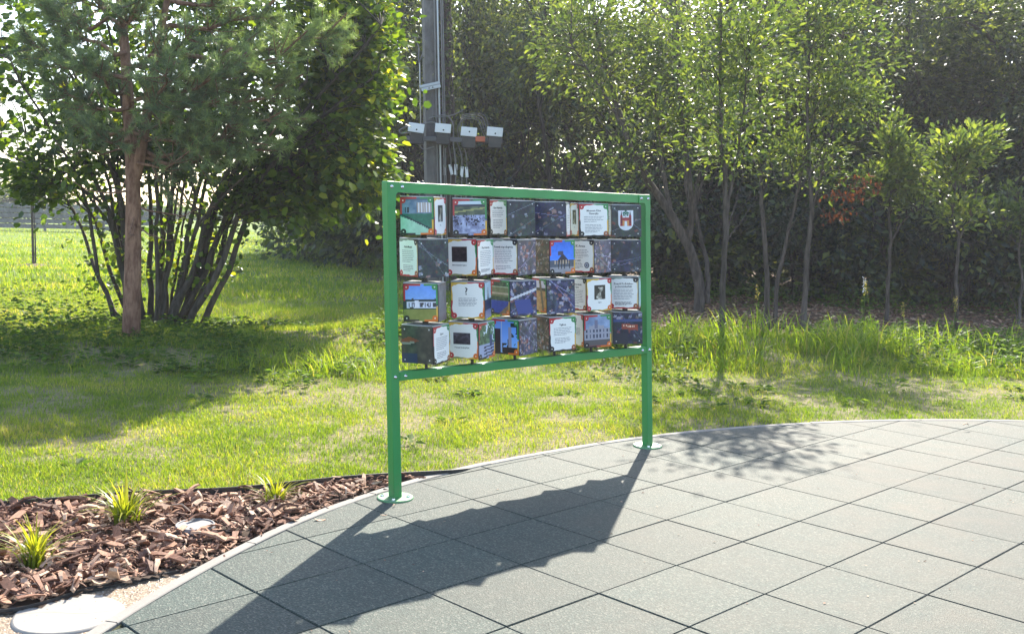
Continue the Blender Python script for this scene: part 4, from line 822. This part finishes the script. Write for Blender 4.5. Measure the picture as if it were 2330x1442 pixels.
# lone leaves and sprigs low between the stems
n = 1500; a_ = skl[g.integers(len(skl), size=n)]; a_ = a_[np.argsort(-a_[:, 2] + g.normal(0, .8, n))]; P2 = a_ + g.normal(0, .10, (n, 3)) * [1.4, 1.2, 1]; P = np.r_[P, P2]; D = np.r_[D, g.normal(0, 1, (n, 3)) - [0, 0, .4]]; N = np.r_[N, g.normal(0, .5, (n, 3)) + [0, 0, 1]]; L = np.r_[L, g.uniform(.05, .09, n)]; W = np.r_[W, L[-n:] * .85]; t = np.r_[t, g.random(n)]
X_ = PX + F_PX * ((P - CAM) @ CR) / ((P - CAM) @ CF); Y_ = PY + F_PX * ((P - CAM) @ CD) / ((P - CAM) @ CF)
sc_ = np.where((Y_ > 0) & (X_ > 560) & (X_ < 960), P[:, 1] - t * .8, 99); idx = np.argsort(sc_)[:290]; rest = np.ones(len(P), bool); rest[idx] = False
mb = MB(); leaves(mb, P[rest], D[rest], N[rest], L[rest], W[rest], t[rest], L_RD); mb.build('foliage', M['hazel'], haz)['kind'] = 'stuff'
leaf_objects(haz, 'hazel', L_RD, .87, M['hazel'], P, D, N, L, t, idx)

# young oval-leaved trees on the right
def young_tree(name, label, base, stems, crowns, ncl, per, L, seed, material='oval', nleaf=0, r0=.04, tint=(.5, .22), cat='tree', group=None, bark='bark', cr=.13, skip=3, droop=.1):
    g = np.random.default_rng(seed); z0 = float(gz(base[0], base[1])); t_ = empty(name, (base[0], base[1], z0), label, cat, group); sk = []
    for k, (P, ra) in enumerate(stems):
        P = spline(P, 22); P[1:] += g.normal(0, .008, (21, 3)); mb = MB(); tube(mb, P, ra * np.linspace(1, .28, 22), 8 if ra > .02 else 6); mb.build('trunk' if k == 0 else 'limb', M[bark], t_); sk.append(P[skip:])
    sk = np.concatenate(sk); C = np.concatenate([ellip(int(ncl * w_), c, r, g, .55, .35) for c, r, w_ in crowns]); mb = MB(); A = twigs(mb, C, sk, g, .009); mb.build('twigs', M[bark], t_)['kind'] = 'stuff'
    P, D, N, LL, W, t = fill_leaves(None, C, A, g, per, cr, L, L * .5, L_OV, .9, droop, tint); idx = np.argsort(P[:, 1])[:nleaf]; rest = np.ones(len(P), bool); rest[idx] = False
    mb = MB(); leaves(mb, P[rest], D[rest], N[rest], LL[rest], W[rest], t[rest], L_OV); mb.build('crown', M[material], t_)['kind'] = 'stuff'
    if nleaf: leaf_objects(t_, material, L_OV, .5, M[material], P, D, N, LL, t, idx)
    return t_
Ys = 17.6
b_ = gnd(1592, 702); b_ = np.array([b_[0], b_[1], -.1]) * [Ys / b_[1], Ys / b_[1], 1]
q = lambda x, y, d=0: at(x, y, Ys + d)
young_tree('leaning_tree', 'many-limbed tree leaning left, its thick bent trunk just right of the sign', b_, [
    ([b_, q(1590, 640), q(1565, 560), q(1515, 470), q(1462, 390), q(1420, 290, .2), q(1370, 120, .3), q(1340, -40, .4)], .10),
    ([q(1565, 560), q(1575, 480, -.1), q(1568, 400, -.2), q(1550, 250, -.2), q(1540, 60, -.2), q(1535, -60)], .055), ([q(1530, 500), q(1510, 400, .3), q(1500, 300, .4), q(1480, 120, .5)], .045), ([q(1560, 540), q(1590, 440, .2), q(1620, 330, .3), q(1640, 200, .4)], .035),
    ([q(1500, 450), q(1440, 340, -.3), q(1390, 240, -.4), q(1300, 100, -.4)], .04), ([q(1575, 500), q(1560, 380, .3), q(1590, 250, .5), q(1600, 60, .5)], .035), ([q(1480, 430), q(1430, 400, -.4), q(1400, 360, -.5)], .02), ([q(1610, 690), q(1608, 600, .2), q(1590, 520, .3), q(1585, 420, .5), q(1640, 250, .7)], .05)],
    [(q(1500, 130), (1.55, 1.2, 1.55), 1), (q(1310, 80), (.95, .9, 1.3), .45), (q(1590, 300), (.7, .8, .7), .2), (q(1420, 360, -.3), (.25, .3, .3), .06)], 150, 34, .105, 41, cr=.19)
Y2 = 12.35; b_ = gnd(1640, 800); q = lambda x, y, d=0: at(x, y, Y2 + d)
young_tree('young_tree', 'young tree with one straight grey trunk standing in the tall sunlit grass, nearest the sign', b_, [
    ([b_ + [0, 0, -.1], q(1643, 700), q(1648, 600), q(1652, 500), q(1648, 400), q(1640, 300), q(1640, 150, .1), q(1638, 0, .1), q(1640, -90, .1)], .042), ([q(1652, 510), q(1662, 430), q(1680, 340, -.1), q(1692, 250, -.1), q(1700, 120, -.1)], .022), ([q(1656, 520), q(1672, 470, .2), q(1690, 400, .3)], .010), ([q(1658, 540), q(1690, 500, .1), q(1730, 440, .2)], .009)],
    [(q(1655, 160), (.62, .6, .95), 1), (q(1690, 60), (.55, .6, .7), .5), (q(1650, 330), (.4, .4, .35), .25)], 60, 27, .088, 42, nleaf=140, cr=.14)
Y3 = 15.6; q = lambda x, y, d=0: at(x, y, Y3 + d); b_ = q(1746, 715); b_[2] = -.02
young_tree('young_tree', 'thin straight young tree just left of a trunk that leans to the right', b_, [([b_, q(1745, 640), q(1738, 520), q(1732, 420), q(1732, 300), q(1725, 150), q(1722, -40)], .046), ([q(1735, 440), q(1765, 360, .2), q(1790, 260, .3)], .014), ([q(1732, 400), q(1700, 330, .2), q(1690, 260, .3)], .013)],
    [(q(1745, 160), (.85, .8, 1.2), 1), (q(1760, 330), (.6, .6, .45), .3)], 52, 27, .095, 43, cr=.15)
b_ = q(1762, 720, -.15); b_[2] = -.02
young_tree('young_tree', 'thin young tree whose trunk leans to the right between two upright ones', b_, [([b_, q(1768, 650, -.2), q(1785, 570, -.2), q(1806, 480, -.2), q(1822, 400, -.2), q(1845, 280, -.2), q(1870, 120, -.2)], .036), ([q(1795, 525, -.2), q(1812, 500, -.4), q(1860, 455, -.5)], .010)], [(q(1860, 190, -.3), (.55, .6, .9), 1), (q(1830, 370, -.3), (.4, .4, .3), .25)], 28, 26, .095, 44, cr=.15)
b_ = q(1828, 722, -.5); b_[2] = -.02; Y4 = 15.1; q = lambda x, y, d=0: at(x, y, Y4 + d)
yt = young_tree('young_tree', 'upright pale-trunked young tree with a withered brown branch on its right', b_, [([b_, q(1830, 690), q(1838, 580), q(1846, 480), q(1842, 380), q(1836, 280), q(1840, 120), q(1838, -40)], .048), ([q(1846, 480), q(1862, 420), q(1880, 340, .2), q(1905, 220, .3), q(1920, 90, .3)], .022), ([q(1842, 390), q(1900, 350, .2), q(1960, 320, .2), q(2000, 295, .1)], .011), ([q(1846, 430), q(1790, 412, -.2), q(1750, 408, -.3)], .008)],
    [(q(1900, 140), (.75, .8, 1.15), 1), (q(1960, 230), (.45, .5, .5), .3), (q(1840, 370), (.6, .5, .4), .35), (q(1850, 30), (.7, .7, .5), .4)], 62, 27, .098, 45, cr=.15)
mb = MB(); dl = MB(); gg = np.random.default_rng(6)
for P in ([q(1850, 412), q(1900, 405, -.2), q(1950, 403, -.3), q(1992, 425, -.3)], [q(1850, 445), q(1890, 440, -.2), q(1930, 445, -.2)], [q(1855, 455), q(1880, 488, -.2), q(1925, 485, -.2)], [q(1950, 404, -.3), q(1945, 430, -.3), q(1955, 450, -.3)]):
    P = spline(P, 12); tube(mb, P, np.linspace(.010, .003, 12), 5, False); k = 46; a_ = P[gg.integers(5, 12, k)] + gg.normal(0, .06, (k, 3)); leaves(dl, a_, gg.normal(0, .5, (k, 3)) - [0, 0, 1], gg.normal(0, 1, (k, 3)), gg.uniform(.05, .09, k), gg.uniform(.025, .04, k), gg.random(k), L_OV)
db = mb.build('dead_branch', M['bark'], yt); dl.build('withered_leaves', M['deadleaf'], db)['kind'] = 'stuff'
Y5 = 16.6; q = lambda x, y, d=0: at(x, y, Y5 + d); b_ = q(2018, 720); b_[2] = -.02
young_tree('sapling', 'sapling with a low side branch forking to the right, left of two neighbours', b_, [([b_, q(2020, 650), q(2026, 560), q(2023, 450), q(2026, 350), q(2035, 270)], .036), ([q(2026, 555), q(2050, 510, -.1), q(2085, 480, -.1), q(2110, 460)], .017), ([q(2023, 450), q(1990, 420), q(1965, 400)], .010), ([q(2024, 430), q(2060, 380, .1), q(2080, 340, .1)], .012)],
    [(q(2035, 320), (.26, .3, .42), .8), (q(2030, 400), (.45, .4, .3), .8), (q(2085, 390), (.35, .35, .5), .8), (q(1985, 415), (.28, .25, .14), .3), (q(2070, 460), (.45, .35, .15), .45)], 46, 15, .105, 46, nleaf=150, cr=.10, droop=-.25, tint=(.55, .22))
Y6 = 15.3; q = lambda x, y, d=0: at(x, y, Y6 + d); b_ = gnd(2177, 752)
young_tree('sapling', 'sapling forking into two leaders with bright leafy tops, second from the right edge', b_, [([b_ + [0, 0, -.05], q(2178, 690), q(2176, 620), q(2182, 540), q(2168, 500), q(2174, 420), q(2180, 320)], .033), ([q(2182, 542), q(2205, 500), q(2220, 440), q(2228, 390), q(2215, 330)], .020), ([q(2181, 545), q(2205, 555, -.1), q(2240, 545, -.1)], .007)],
    [(q(2195, 335), (.40, .4, .28), 1), (q(2165, 400), (.35, .35, .28), .7), (q(2250, 320), (.18, .2, .22), .3), (q(2190, 480), (.42, .35, .3), .6), (q(2150, 350), (.2, .2, .25), .3)], 46, 16, .105, 47, nleaf=150, cr=.10, droop=-.25, tint=(.62, .22))
Y7 = 16.8; q = lambda x, y, d=0: at(x, y, Y7 + d); b_ = gnd(2318, 742)
young_tree('sapling', 'thin sapling with a kinked stem at the right edge of the photo', b_, [([b_ + [0, 0, -.05], q(2320, 690), q(2326, 640), q(2318, 570), q(2322, 500), q(2315, 430)], .028), ([q(2318, 740), q(2308, 690), q(2288, 650), q(2285, 640)], .010), ([q(2320, 560), q(2295, 530), q(2280, 510)], .008)],
    [(q(2320, 470), (.42, .4, .38), 1), (q(2350, 540), (.4, .35, .3), .5), (q(2285, 500), (.2, .2, .2), .3)], 34, 15, .10, 48, nleaf=60, cr=.10, droop=-.25)

# forest trees: four crowns, copied with their parts
def dup(root, loc, rotz, s, label=None, group=None):
    r = root.copy(); col.objects.link(r); r.location = [float(v) for v in loc]; r.rotation_euler = (0, 0, rotz); r.scale = (s[0], s[0], s[1])
    if label: r['label'] = label
    if group: r['group'] = group
    for ch in list(root.children): c = ch.copy(); col.objects.link(c); c.parent = r
    return r
def forest_proto(seed, H, R, z0, ncl, per, L, material, name, label, cat, group, bark='darkbark', r0=.13, nst=1, tm=.5):
    g = np.random.default_rng(seed); t_ = empty(name, (0, 0, 0), label, cat, group); sk = []; mb = MB()
    for k in range(nst):
        P = spline([[g.normal(0, .12) * (nst > 1), g.normal(0, .12) * (nst > 1), -.2], [g.normal(0, .15), g.normal(0, .15), H * .3], [g.normal(0, .3), g.normal(0, .3), H * .65], [g.normal(0, .5), g.normal(0, .5), H * .97]], 16); tube(mb, P, np.linspace(r0 * g.uniform(.7, 1.1), .025, 16), 8); sk.append(P[3:])
    mb.build('trunk', M[bark], t_); lb = MB()
    for k in range(12):
        s0 = sk[g.integers(len(sk))]; a = s0[g.integers(len(s0) - 3)]; an = g.uniform(0, 6.28); e = a + np.array([math.cos(an) * R * .8, math.sin(an) * R * .8, g.uniform(.4, 1.6)]); Q = curve(a, e, (0, 0, .2), 8, .06, g); tube(lb, Q, np.linspace(r0 * .4, .012, 8), 5, False); sk.append(Q[2:])
    lb.build('limbs', M[bark], t_)['kind'] = 'stuff'; sk = np.concatenate(sk)
    C = ellip(ncl, (0, 0, (z0 + H) / 2), (R, R, (H - z0) / 2), g, .5, .4); A = sk[np.array([np.argmin(np.linalg.norm(sk - c, axis=1)) for c in C])]
    P, D, N, LL, W, t = fill_leaves(None, C, A, g, per, .25, L, L * .62, L_RH, .8, .25, (tm, .26)); mb = MB(); leaves(mb, P, D, N, LL, W, t, L_RH); mb.build('crown', M[material], t_)['kind'] = 'stuff'
    return t_
FG = 'dense woodland trees behind the young trees'; FL = 'tall dark woodland tree in the dense wood behind the young trees'
fp = [forest_proto(61, 8.4, 2.3, .6, 130, 85, .145, 'forest', 'woodland_tree', FL, 'tree', FG, tm=.4), forest_proto(62, 7.6, 2.0, .3, 110, 85, .15, 'forest', 'woodland_tree', FL, 'tree', FG, nst=2, r0=.10, tm=.72), forest_proto(63, 8.8, 2.2, 1.6, 115, 85, .15, 'forest', 'woodland_tree', FL, 'tree', FG, tm=.55), forest_proto(64, 7.0, 1.7, 2.6, 70, 85, .13, 'forest', 'woodland_tree', FL, 'tree', FG, r0=.11, tm=.65)]
SG = 'dark shrubs under the woodland'; SL_ = 'dense dark shrub filling the wood edge below the trees'
spz = [forest_proto(71, 3.0, 1.25, .0, 70, 75, .14, 'dark', 'woodland_shrub', SL_, 'shrub', SG, r0=.03, nst=5), forest_proto(72, 2.4, 1.35, -.1, 46, 46, .21, 'forest', 'woodland_shrub', SL_, 'shrub', SG, r0=.025, nst=5, tm=.58)]
g = np.random.default_rng(9); first = [True] * 4
def plant(protos, first, k, x, y, s, label=None, group=None):
    z = float(gz(x, y)) - .05
    if first[k]:
        first[k] = False; r = protos[k]; r.location = (x, y, z); r.rotation_euler = (0, 0, g.uniform(0, 6.28)); r.scale = (s[0], s[0], s[1])
        if label: r['label'] = label; r['group'] = group
        return r
    return dup(protos[k], (x, y, z), g.uniform(0, 6.28), s, label, group)
TREES = [(10.6, 20.5, 0, .95, .95), (8.6, 21.6, 2, 1, .95), (12.6, 22.5, 1, 1, 1.05), (6.7, 22.3, 1, 1, 1.02), (5.0, 23.4, 0, 1, .95), (3.2, 24.2, 2, .95, .9), (9.8, 24.6, 0, 1.1, 1.12), (7.4, 25.6, 2, 1.1, 1.15), (12.0, 26.2, 2, 1.1, 1.2), (14.6, 25.0, 0, 1.1, 1.15), (1.5, 25.6, 3, 1, 1.0), (.2, 25.0, 3, .9, 1.05), (4.2, 27.4, 1, 1.1, 1.2), (1.0, 28.4, 0, 1, 1.02), (-1.2, 28.8, 3, 1, 1.05), (-2.4, 30.6, 1, .95, .85), (5.8, 29.0, 0, 1.15, 1.25), (9.0, 29.2, 1, 1.2, 1.4), (14, 30, 2, 1.3, 1.4), (-.2, 31.5, 2, 1, 1.0), (2.6, 31.5, 3, 1.1, 1.2), (-2.2, 26.2, 0, .8, 1.15), (-3.3, 27.6, 1, .85, 1.15), (-1.0, 25.1, 1, .75, 1.2), (-.2, 27.2, 0, .9, 1.15), (-4.4, 31.0, 0, .9, 1.2), (-5.3, 34.5, 1, 1, 1.1), (.6, 22.8, 3, .8, 1.2), (-4.2, 36.0, 2, .9, .9), (-6.0, 42, 0, 1, .75), (11.4, 31.5, 0, 1.3, 1.4), (17, 28, 1, 1.2, 1.3)]
for x, y, k, a_, b_ in TREES: plant(fp, first, k, x, y, (a_, b_ * (.90 if y < 25 else 1.0)))
first2 = [True, True]
for k, (x, y, a_, b_) in enumerate([(2.6, 20.9, .9, .95), (4.2, 21.0, 1, .9), (5.7, 20.4, 1, 1), (7.2, 20.3, 1, .9), (8.6, 19.8, 1, 1), (10.0, 19.2, 1, 1), (11.4, 19.0, 1, 1.1), (3.4, 22.6, 1.1, 1.1), (6.4, 22.2, 1.1, 1.2), (9.2, 21.6, 1.1, 1.2), (12.4, 20.4, 1.1, 1.2), (1.0, 22.4, .9, .95), (-.4, 23.2, 1, .95), (-1.6, 24.6, 1, 1.1), (-2.9, 27.0, 1.1, 1.25), (-3.6, 29.4, 1.1, 1.2), (-.6, 26.4, 1.1, 1.35), (1.2, 24.2, 1.1, 1.25), (-4.5, 32.4, 1.1, 1.1), (-5.6, 36, 1.2, 1.1), (-7.2, 41, 1.3, 1.1), (-2.4, 28.8, 1.2, 1.5), (-9.4, 48, 1.4, 1.2), (-5.0, 29.8, 1.3, 1.35), (-6.2, 31.8, 1.2, 1.25), (-4.2, 28.0, 1.2, 1.3), (-6.9, 34.5, 1.3, 1.2), (-3.2, 26.4, 1.1, 1.3), (4.8, 25, 1.3, 1.4), (8, 24.2, 1.3, 1.4), (11, 23.6, 1.3, 1.4), (13.6, 22, 1.3, 1.3)]): plant(spz, first2, k % 2, x, y, (a_, b_))
# far hedge beyond the field, seen only as one mass
g = np.random.default_rng(77); mb = MB(); n = 26000; x = g.uniform(-70, 40, n); hh = .5 + 1.0 * fbm(x, 0 * x, .16, 5, 3) + np.where(x > -4, 4.5, 0); y = g.uniform(0, 5, n) + np.interp(x, [-70, -20, -8, -3, 40], [105, 96, 66, 38, 38]); z_ = g.random(n) * hh
leaves(mb, np.c_[x, y, z_], g.normal(0, 1, (n, 3)), g.normal(0, 1, (n, 3)), .5, .4, g.random(n), L_RH); tag(mb.build('distant_woods', M['weed']), 'far dark hedge and woods along the horizon', 'hedge', None, 'stuff')
plant(spz, [True, True] if False else first2, 0, -27.5, 60, (1.9, 1.0), 'round sunlit bush beyond the board fence at the far left', 'bushes beyond the fence'); plant(spz, first2, 1, -31.5, 62, (2.0, 1.3), 'bush beyond the board fence cut off by the left edge', 'bushes beyond the fence')
plant(spz, first2, 1, -7.6, 47, (.55, .32), 'low round bush at the far end of the sunlit grass', 'low far bushes')

# board fence at the far left
fen = empty('board_fence', (-22, 50.6, 0), 'grey horizontal board fence far off at the left edge', 'fence')
p0, p1 = np.array([-33.0, 47.5, 0]), np.array([-17.5, 51.5, 0]); d = nrm(p1 - p0); nd = np.array([-d[1], d[0], 0]); nb_ = 6; Lb = np.linalg.norm(p1 - p0) / nb_
for k in range(nb_ + 1):
    mb = MB(); bev_box(mb, p0 + d * Lb * k, d, nd, EZ, (-.06, .06), (.0, .12), (-.1, 1.42), .01, 1); mb.build('post', M['fencewood'], fen)
    if k < nb_:
        for r_ in range(5):
            mb = MB(); z0 = .16 + r_ * .25 + g.normal(0, .012); box(mb, p0 + d * Lb * k, d, nd, EZ, (.015, Lb - .015), (-.032, -.003), (z0, z0 + .20)); mb.build('board', M['fencewood'], fen)
# staked sapling in the far lawn
sb = gnd(76, 604); t_ = empty('staked_sapling', (*sb[:2], 0), 'thin staked sapling in the sunlit lawn in front of the far fence', 'sapling')
mb = MB(); tube(mb, [sb + [0, 0, -.1], at(74, 520, sb[1]), at(71, 440, sb[1])], [.03, .028, .025], 7); mb.build('stake', M['bark'], t_)
mb = MB(); T_ = spline([sb + [.05, 0, -.05], at(80, 540, sb[1]), at(76, 470, sb[1]), at(66, 380, sb[1])], 10); tube(mb, T_, np.linspace(.022, .008, 10), 6); mb.build('trunk', M['bark'], t_)
C = ellip(16, at(66, 400, sb[1]), (.35, .35, .5), g); P, D, N, L, W, t = fill_leaves(None, C, np.repeat(T_[-3:-2], 16, 0), g, 26, .13, .08, .045, L_RH); mb = MB(); leaves(mb, P, D, N, L, W, t); mb.build('crown', M['oval'], t_)['kind'] = 'stuff'
an = np.linspace(0, 2 * np.pi, 25)[:-1]; V = np.r_[np.c_[sb[0] + .42 * np.cos(an) * (1 + .1 * np.sin(5 * an)), sb[1] + .42 * np.sin(an), gz(sb[0], sb[1]) + .005 + 0 * an], [[sb[0], sb[1], gz(sb[0], sb[1]) + .06]]]; mb = MB(); mb.add(V, [[q, (q + 1) % 24, 24] for q in range(24)]); mb.build('soil_ring', plain('ring_soil', (.16, .11, .075), .9, .2, 0, .3, 8, .5), t_)

# ------------------------------------------------------------------ grass and ground plants
g = np.random.default_rng(51)
def scatter(n, y0, y1, wide=.53, xa=None, pw=1.0):
    y = (y0 ** (1 - pw) + g.random(n) * (y1 ** (1 - pw) - y0 ** (1 - pw))) ** (1 / (1 - pw)) if pw != 1 else y0 * (y1 / y0) ** g.random(n)
    x = g.uniform(-1, 1, n) * (wide * y + .3)
    if xa: x = np.where((x < xa[0]) | (x > xa[1]), np.nan, x)
    k = ~np.isnan(x) & (kdist(x, y) > KW + .012) & ~in_bed(x, y) & ~in_path(x, y); return x[k], y[k]
def lawn(n, y0, y1, h, wd, seg, dens):
    x, y = scatter(n, y0, y1); fr, bare = zone(x, y); k = g.random(len(x)) < (1 - .68 * bare) * (1 - fr) * dens(x, y); x, y = x[k], y[k]; n_ = len(x)
    cl = fbm(x, y, 3.5, 61, 3); H = h * (.45 + 1.1 * cl) * g.uniform(.55, 1.3, n_); P = np.c_[x, y, gz(x, y) - .004]
    dry = (fbm(x, y, 1.1, 67, 3) - .5) * 1.0; t = np.clip(g.normal(.46, .17, n_) + dry + (g.random(n_) < .10) * .45, 0, 1)
    blades(mb, P, H, wd * g.uniform(.7, 1.3, n_), g.uniform(.1, .9, n_), g.uniform(0, 6.283, n_), t, seg)
mb = MB(); one = lambda x, y: 1 + 0 * x
lawn(300000, 4.9, 10.5, .040, .0050, 2, one); lawn(150000, 10.5, 17, .08, .009, 1, one); lawn(130000, 17, 62, .10, .028, 1, lambda x, y: (x < -.5 - .06 * (y - 20)) * 1.0)
tag(mb.build('lawn_grass', M['grass']), 'short patchy sunlit lawn grass between the paving and the trees', 'grass', None, 'stuff')
# tall sunlit grass at the right
mb = MB(); n = 21000; x, y = g.uniform(.9, 8.2, n), g.uniform(9.3, 14.2, n); c = fbm(x, y, 1.6, 71, 3); w_ = smooth(.9, 2.0, x) * smooth(9.6, 10.9, y + (c - .5) * 2.2 - .10 * (x - 1.5)) * smooth(13.2, 12.0, y + (c - .5)) * (1 - .80 * smooth(4.3, 5.6, x)); k = g.random(n) < w_ * smooth(.40, .62, c); x, y = x[k], y[k]; n = len(x)
H = (.13 + .30 * smooth(10.2, 11.6, y)) * g.uniform(.45, 1.15, n) * (.6 + .7 * fbm(x, y, 2.6, 73, 2)); blades(mb, np.c_[x, y, gz(x, y) - .01], H, g.uniform(.007, .019, n), g.uniform(.15, 1.0, n), g.uniform(0, 6.283, n), np.clip(g.normal(.5, .2, n) + (g.random(n) < .07) * .4, 0, 1), 4, .45)
n = 2600; x, y = g.uniform(-4.2, -.9, n), g.uniform(9.3, 10.6, n); c = fbm(x, y, 2.2, 75, 3); k = g.random(n) < smooth(.42, .6, c); x, y = x[k], y[k]; n = len(x); blades(mb, np.c_[x, y, gz(x, y) - .01], g.uniform(.10, .30, n), g.uniform(.006, .011, n), g.uniform(.2, 1, n), g.uniform(0, 6.283, n), np.clip(g.normal(.5, .18, n), 0, 1), 3, .45)
tag(mb.build('tall_grass', M['tall']), 'clumps of tall bright backlit grass in front of the young trees', 'tall grass', None, 'stuff')
# broad-leaved weeds
mb = MB(); PL = []
def weeds(n, x0, x1, y0, y1, wfun, h):
    x, y = g.uniform(x0, x1, n), g.uniform(y0, y1, n); k = (g.random(n) < wfun(x, y)) & (kdist(x, y) > .3) & ~in_bed(x, y); x, y = x[k], y[k]
    for a, b_ in zip(x, y):
        m_ = int(g.integers(9, 22)); hh = h * g.uniform(.4, 1.25); f = g.random(m_); an = g.uniform(0, 6.283, m_); rr = (.03 + .11 * (1 - f)) * (hh / .2) ** .5; PL.append(np.c_[a + rr * np.cos(an), b_ + rr * np.sin(an), gz(a, b_) + f * hh, np.cos(an), np.sin(an), .35 - .6 * g.random(m_), np.full(m_, g.normal(.45, .15))])
weeds(1500, -6.6, -.6, 8.8, 13.6, lambda x, y: smooth(.40, .58, fbm(x, y, 1.0, 81, 3)) * smooth(8.7, 9.6, y + .4 * x + 1.2) * .5, .13)
weeds(380, .4, 8.0, 9.4, 14.0, lambda x, y: smooth(.45, .62, fbm(x, y, 1.2, 83, 3)), .17); weeds(420, 4.2, 8.2, 10.6, 14.4, one, .26); weeds(700, -1.2, 12, 17.6, 21.5, lambda x, y: smooth(.4, .55, fbm(x, y, .9, 85, 3)), .45); weeds(420, -4.6, -1.0, 22, 30, lambda x, y: 1.0 * (x > -.14 * y - .1), .5); weeds(260, -1.2, 1.6, 11.2, 13.4, one, .24); weeds(120, -7, -4.8, 10, 13.2, one, .5); weeds(500, -9, 0, 5.5, 9, lambda x, y: .025 + 0 * x, .05); weeds(300, .5, 6, 8.0, 10, lambda x, y: .08 + 0 * x, .05)
Q = np.concatenate(PL); n = len(Q); leaves(mb, Q[:, :3], Q[:, 3:6], g.normal(0, .4, (n, 3)) + [0, 0, 1], g.uniform(.05, .10, n), g.uniform(.025, .05, n), np.clip(Q[:, 6] + g.normal(0, .15, n), 0, 1), L_RH); tag(mb.build('ground_weeds', M['weed']), 'low broad-leaved weeds under the pine and along the tall grass', 'weeds', None, 'stuff')
# litter on the woodland floor
mb = MB(); n = 14000; x, y = g.uniform(.2, 12, n), g.uniform(13, 21, n); fr, _ = zone(x, y); k = g.random(n) < fr; x, y = x[k], y[k]; n = len(x); leaves(mb, np.c_[x, y, gz(x, y) + g.uniform(.0, .02, n)], np.c_[g.normal(0, 1, (n, 2)), g.normal(0, .12, n)], np.c_[g.normal(0, .3, (n, 2)), np.ones(n)], g.uniform(.05, .13, n), g.uniform(.02, .06, n), g.random(n), L_RH); tag(mb.build('leaf_litter', M['chip']), 'brown dead leaves and twigs on the woodland floor', 'leaf litter', None, 'stuff')
for (x0, y0), (x1, y1), r, lab in (((1770, 672), (1945, 640), .035, 'long fallen branch lying on the woodland floor behind the young trees'), ((1950, 665), (2070, 655), .025, 'short fallen branch on the woodland floor, right of the long one')):
    a = gnd(x0, y0, .04); b_ = gnd(x1, y1, .10); b_[1] = a[1] + .8 if b_[1] > a[1] + 3 else b_[1]; mb = MB(); tube(mb, curve(a, b_, (0, 0, .03), 9, .03, g), np.linspace(r, r * .4, 9), 6); tag(mb.build('fallen_branch', M['bark'], loc=(a + b_) / 2 * [1, 1, 0]), lab, 'branch')

# tall flowering stalks
for (x, y, Y, hh, lab) in ((1336, 770, 12.6, .55, 'pale flowering stalk seen left of the other tall stalks, beside the sign post'), (1958, 765, 13.6, .78, 'white-headed flowering stalk at the right end of the tall grass'), (1982, 768, 13.4, .75, 'seeding stalk just right of the white-headed one'), (2042, 800, 12.2, .5, 'grey green leafy stalk in front of the fork-branched sapling'), (2165, 770, 13.6, .6, 'leafy dark stalk beside the trunk of the two-leader sapling'), (1722, 760, 13.6, .62, 'thin brown stalk left of the leaning young tree')):
    b_ = at(x, y, Y); b_[2] = float(gz(b_[0], b_[1])); t_ = empty('flowering_stalk', b_, lab, 'wildflower', 'tall stalks in the grass'); P = curve(b_, b_ + [g.normal(0, .05), 0, hh], (.02, 0, 0), 8); mb = MB(); tube(mb, P, np.linspace(.006, .003, 8), 5); mb.build('stem', M['weed'], t_)
    k = 34; f = g.random(k); a_ = b_ + (P[-1] - b_) * f[:, None]; mb = MB(); leaves(mb, a_, g.normal(0, 1, (k, 3)) + [0, 0, .3], g.normal(0, .4, (k, 3)) + [0, 0, 1], .11 * (1.1 - f), .03 * (1.1 - f), np.clip(g.normal(.5, .15, k), 0, 1), L_RH); mb.build('leaves', M['weed'], t_)['kind'] = 'stuff'
    k = 40; a_ = P[-1] + np.c_[g.normal(0, .012, (k, 2)), g.uniform(-.14, .04, k)]; mb = MB(); leaves(mb, a_, g.normal(0, 1, (k, 3)), g.normal(0, 1, (k, 3)), .022, .016, 1.0, L_RH); mb.build('flower_head', M['whiteplate'] if x in (1958, 1336) else M['tall'], t_)['kind'] = 'stuff'

# ------------------------------------------------------------------ thin volume added to lift the shade, in place of lens glare
hz = bpy.data.materials.new('haze_air'); hz.use_nodes = True; n = hz.node_tree; n.nodes.clear(); o = n.nodes.new('ShaderNodeOutputMaterial'); v = n.nodes.new('ShaderNodeVolumePrincipled')
v.inputs['Color'].default_value = (.93, .93, 1, 1); v.inputs['Density'].default_value = VEIL_DENSITY; v.inputs['Anisotropy'].default_value = .35; n.links.new(v.outputs[0], o.inputs['Volume'])
mb = MB(); box(mb, np.zeros(3), EX, EY, EZ, (-130, 130), (-12, 190), (-1.5, 16)); tag(mb.build('haze', hz), 'thin bright air in the backlight', None, None, 'stuff')
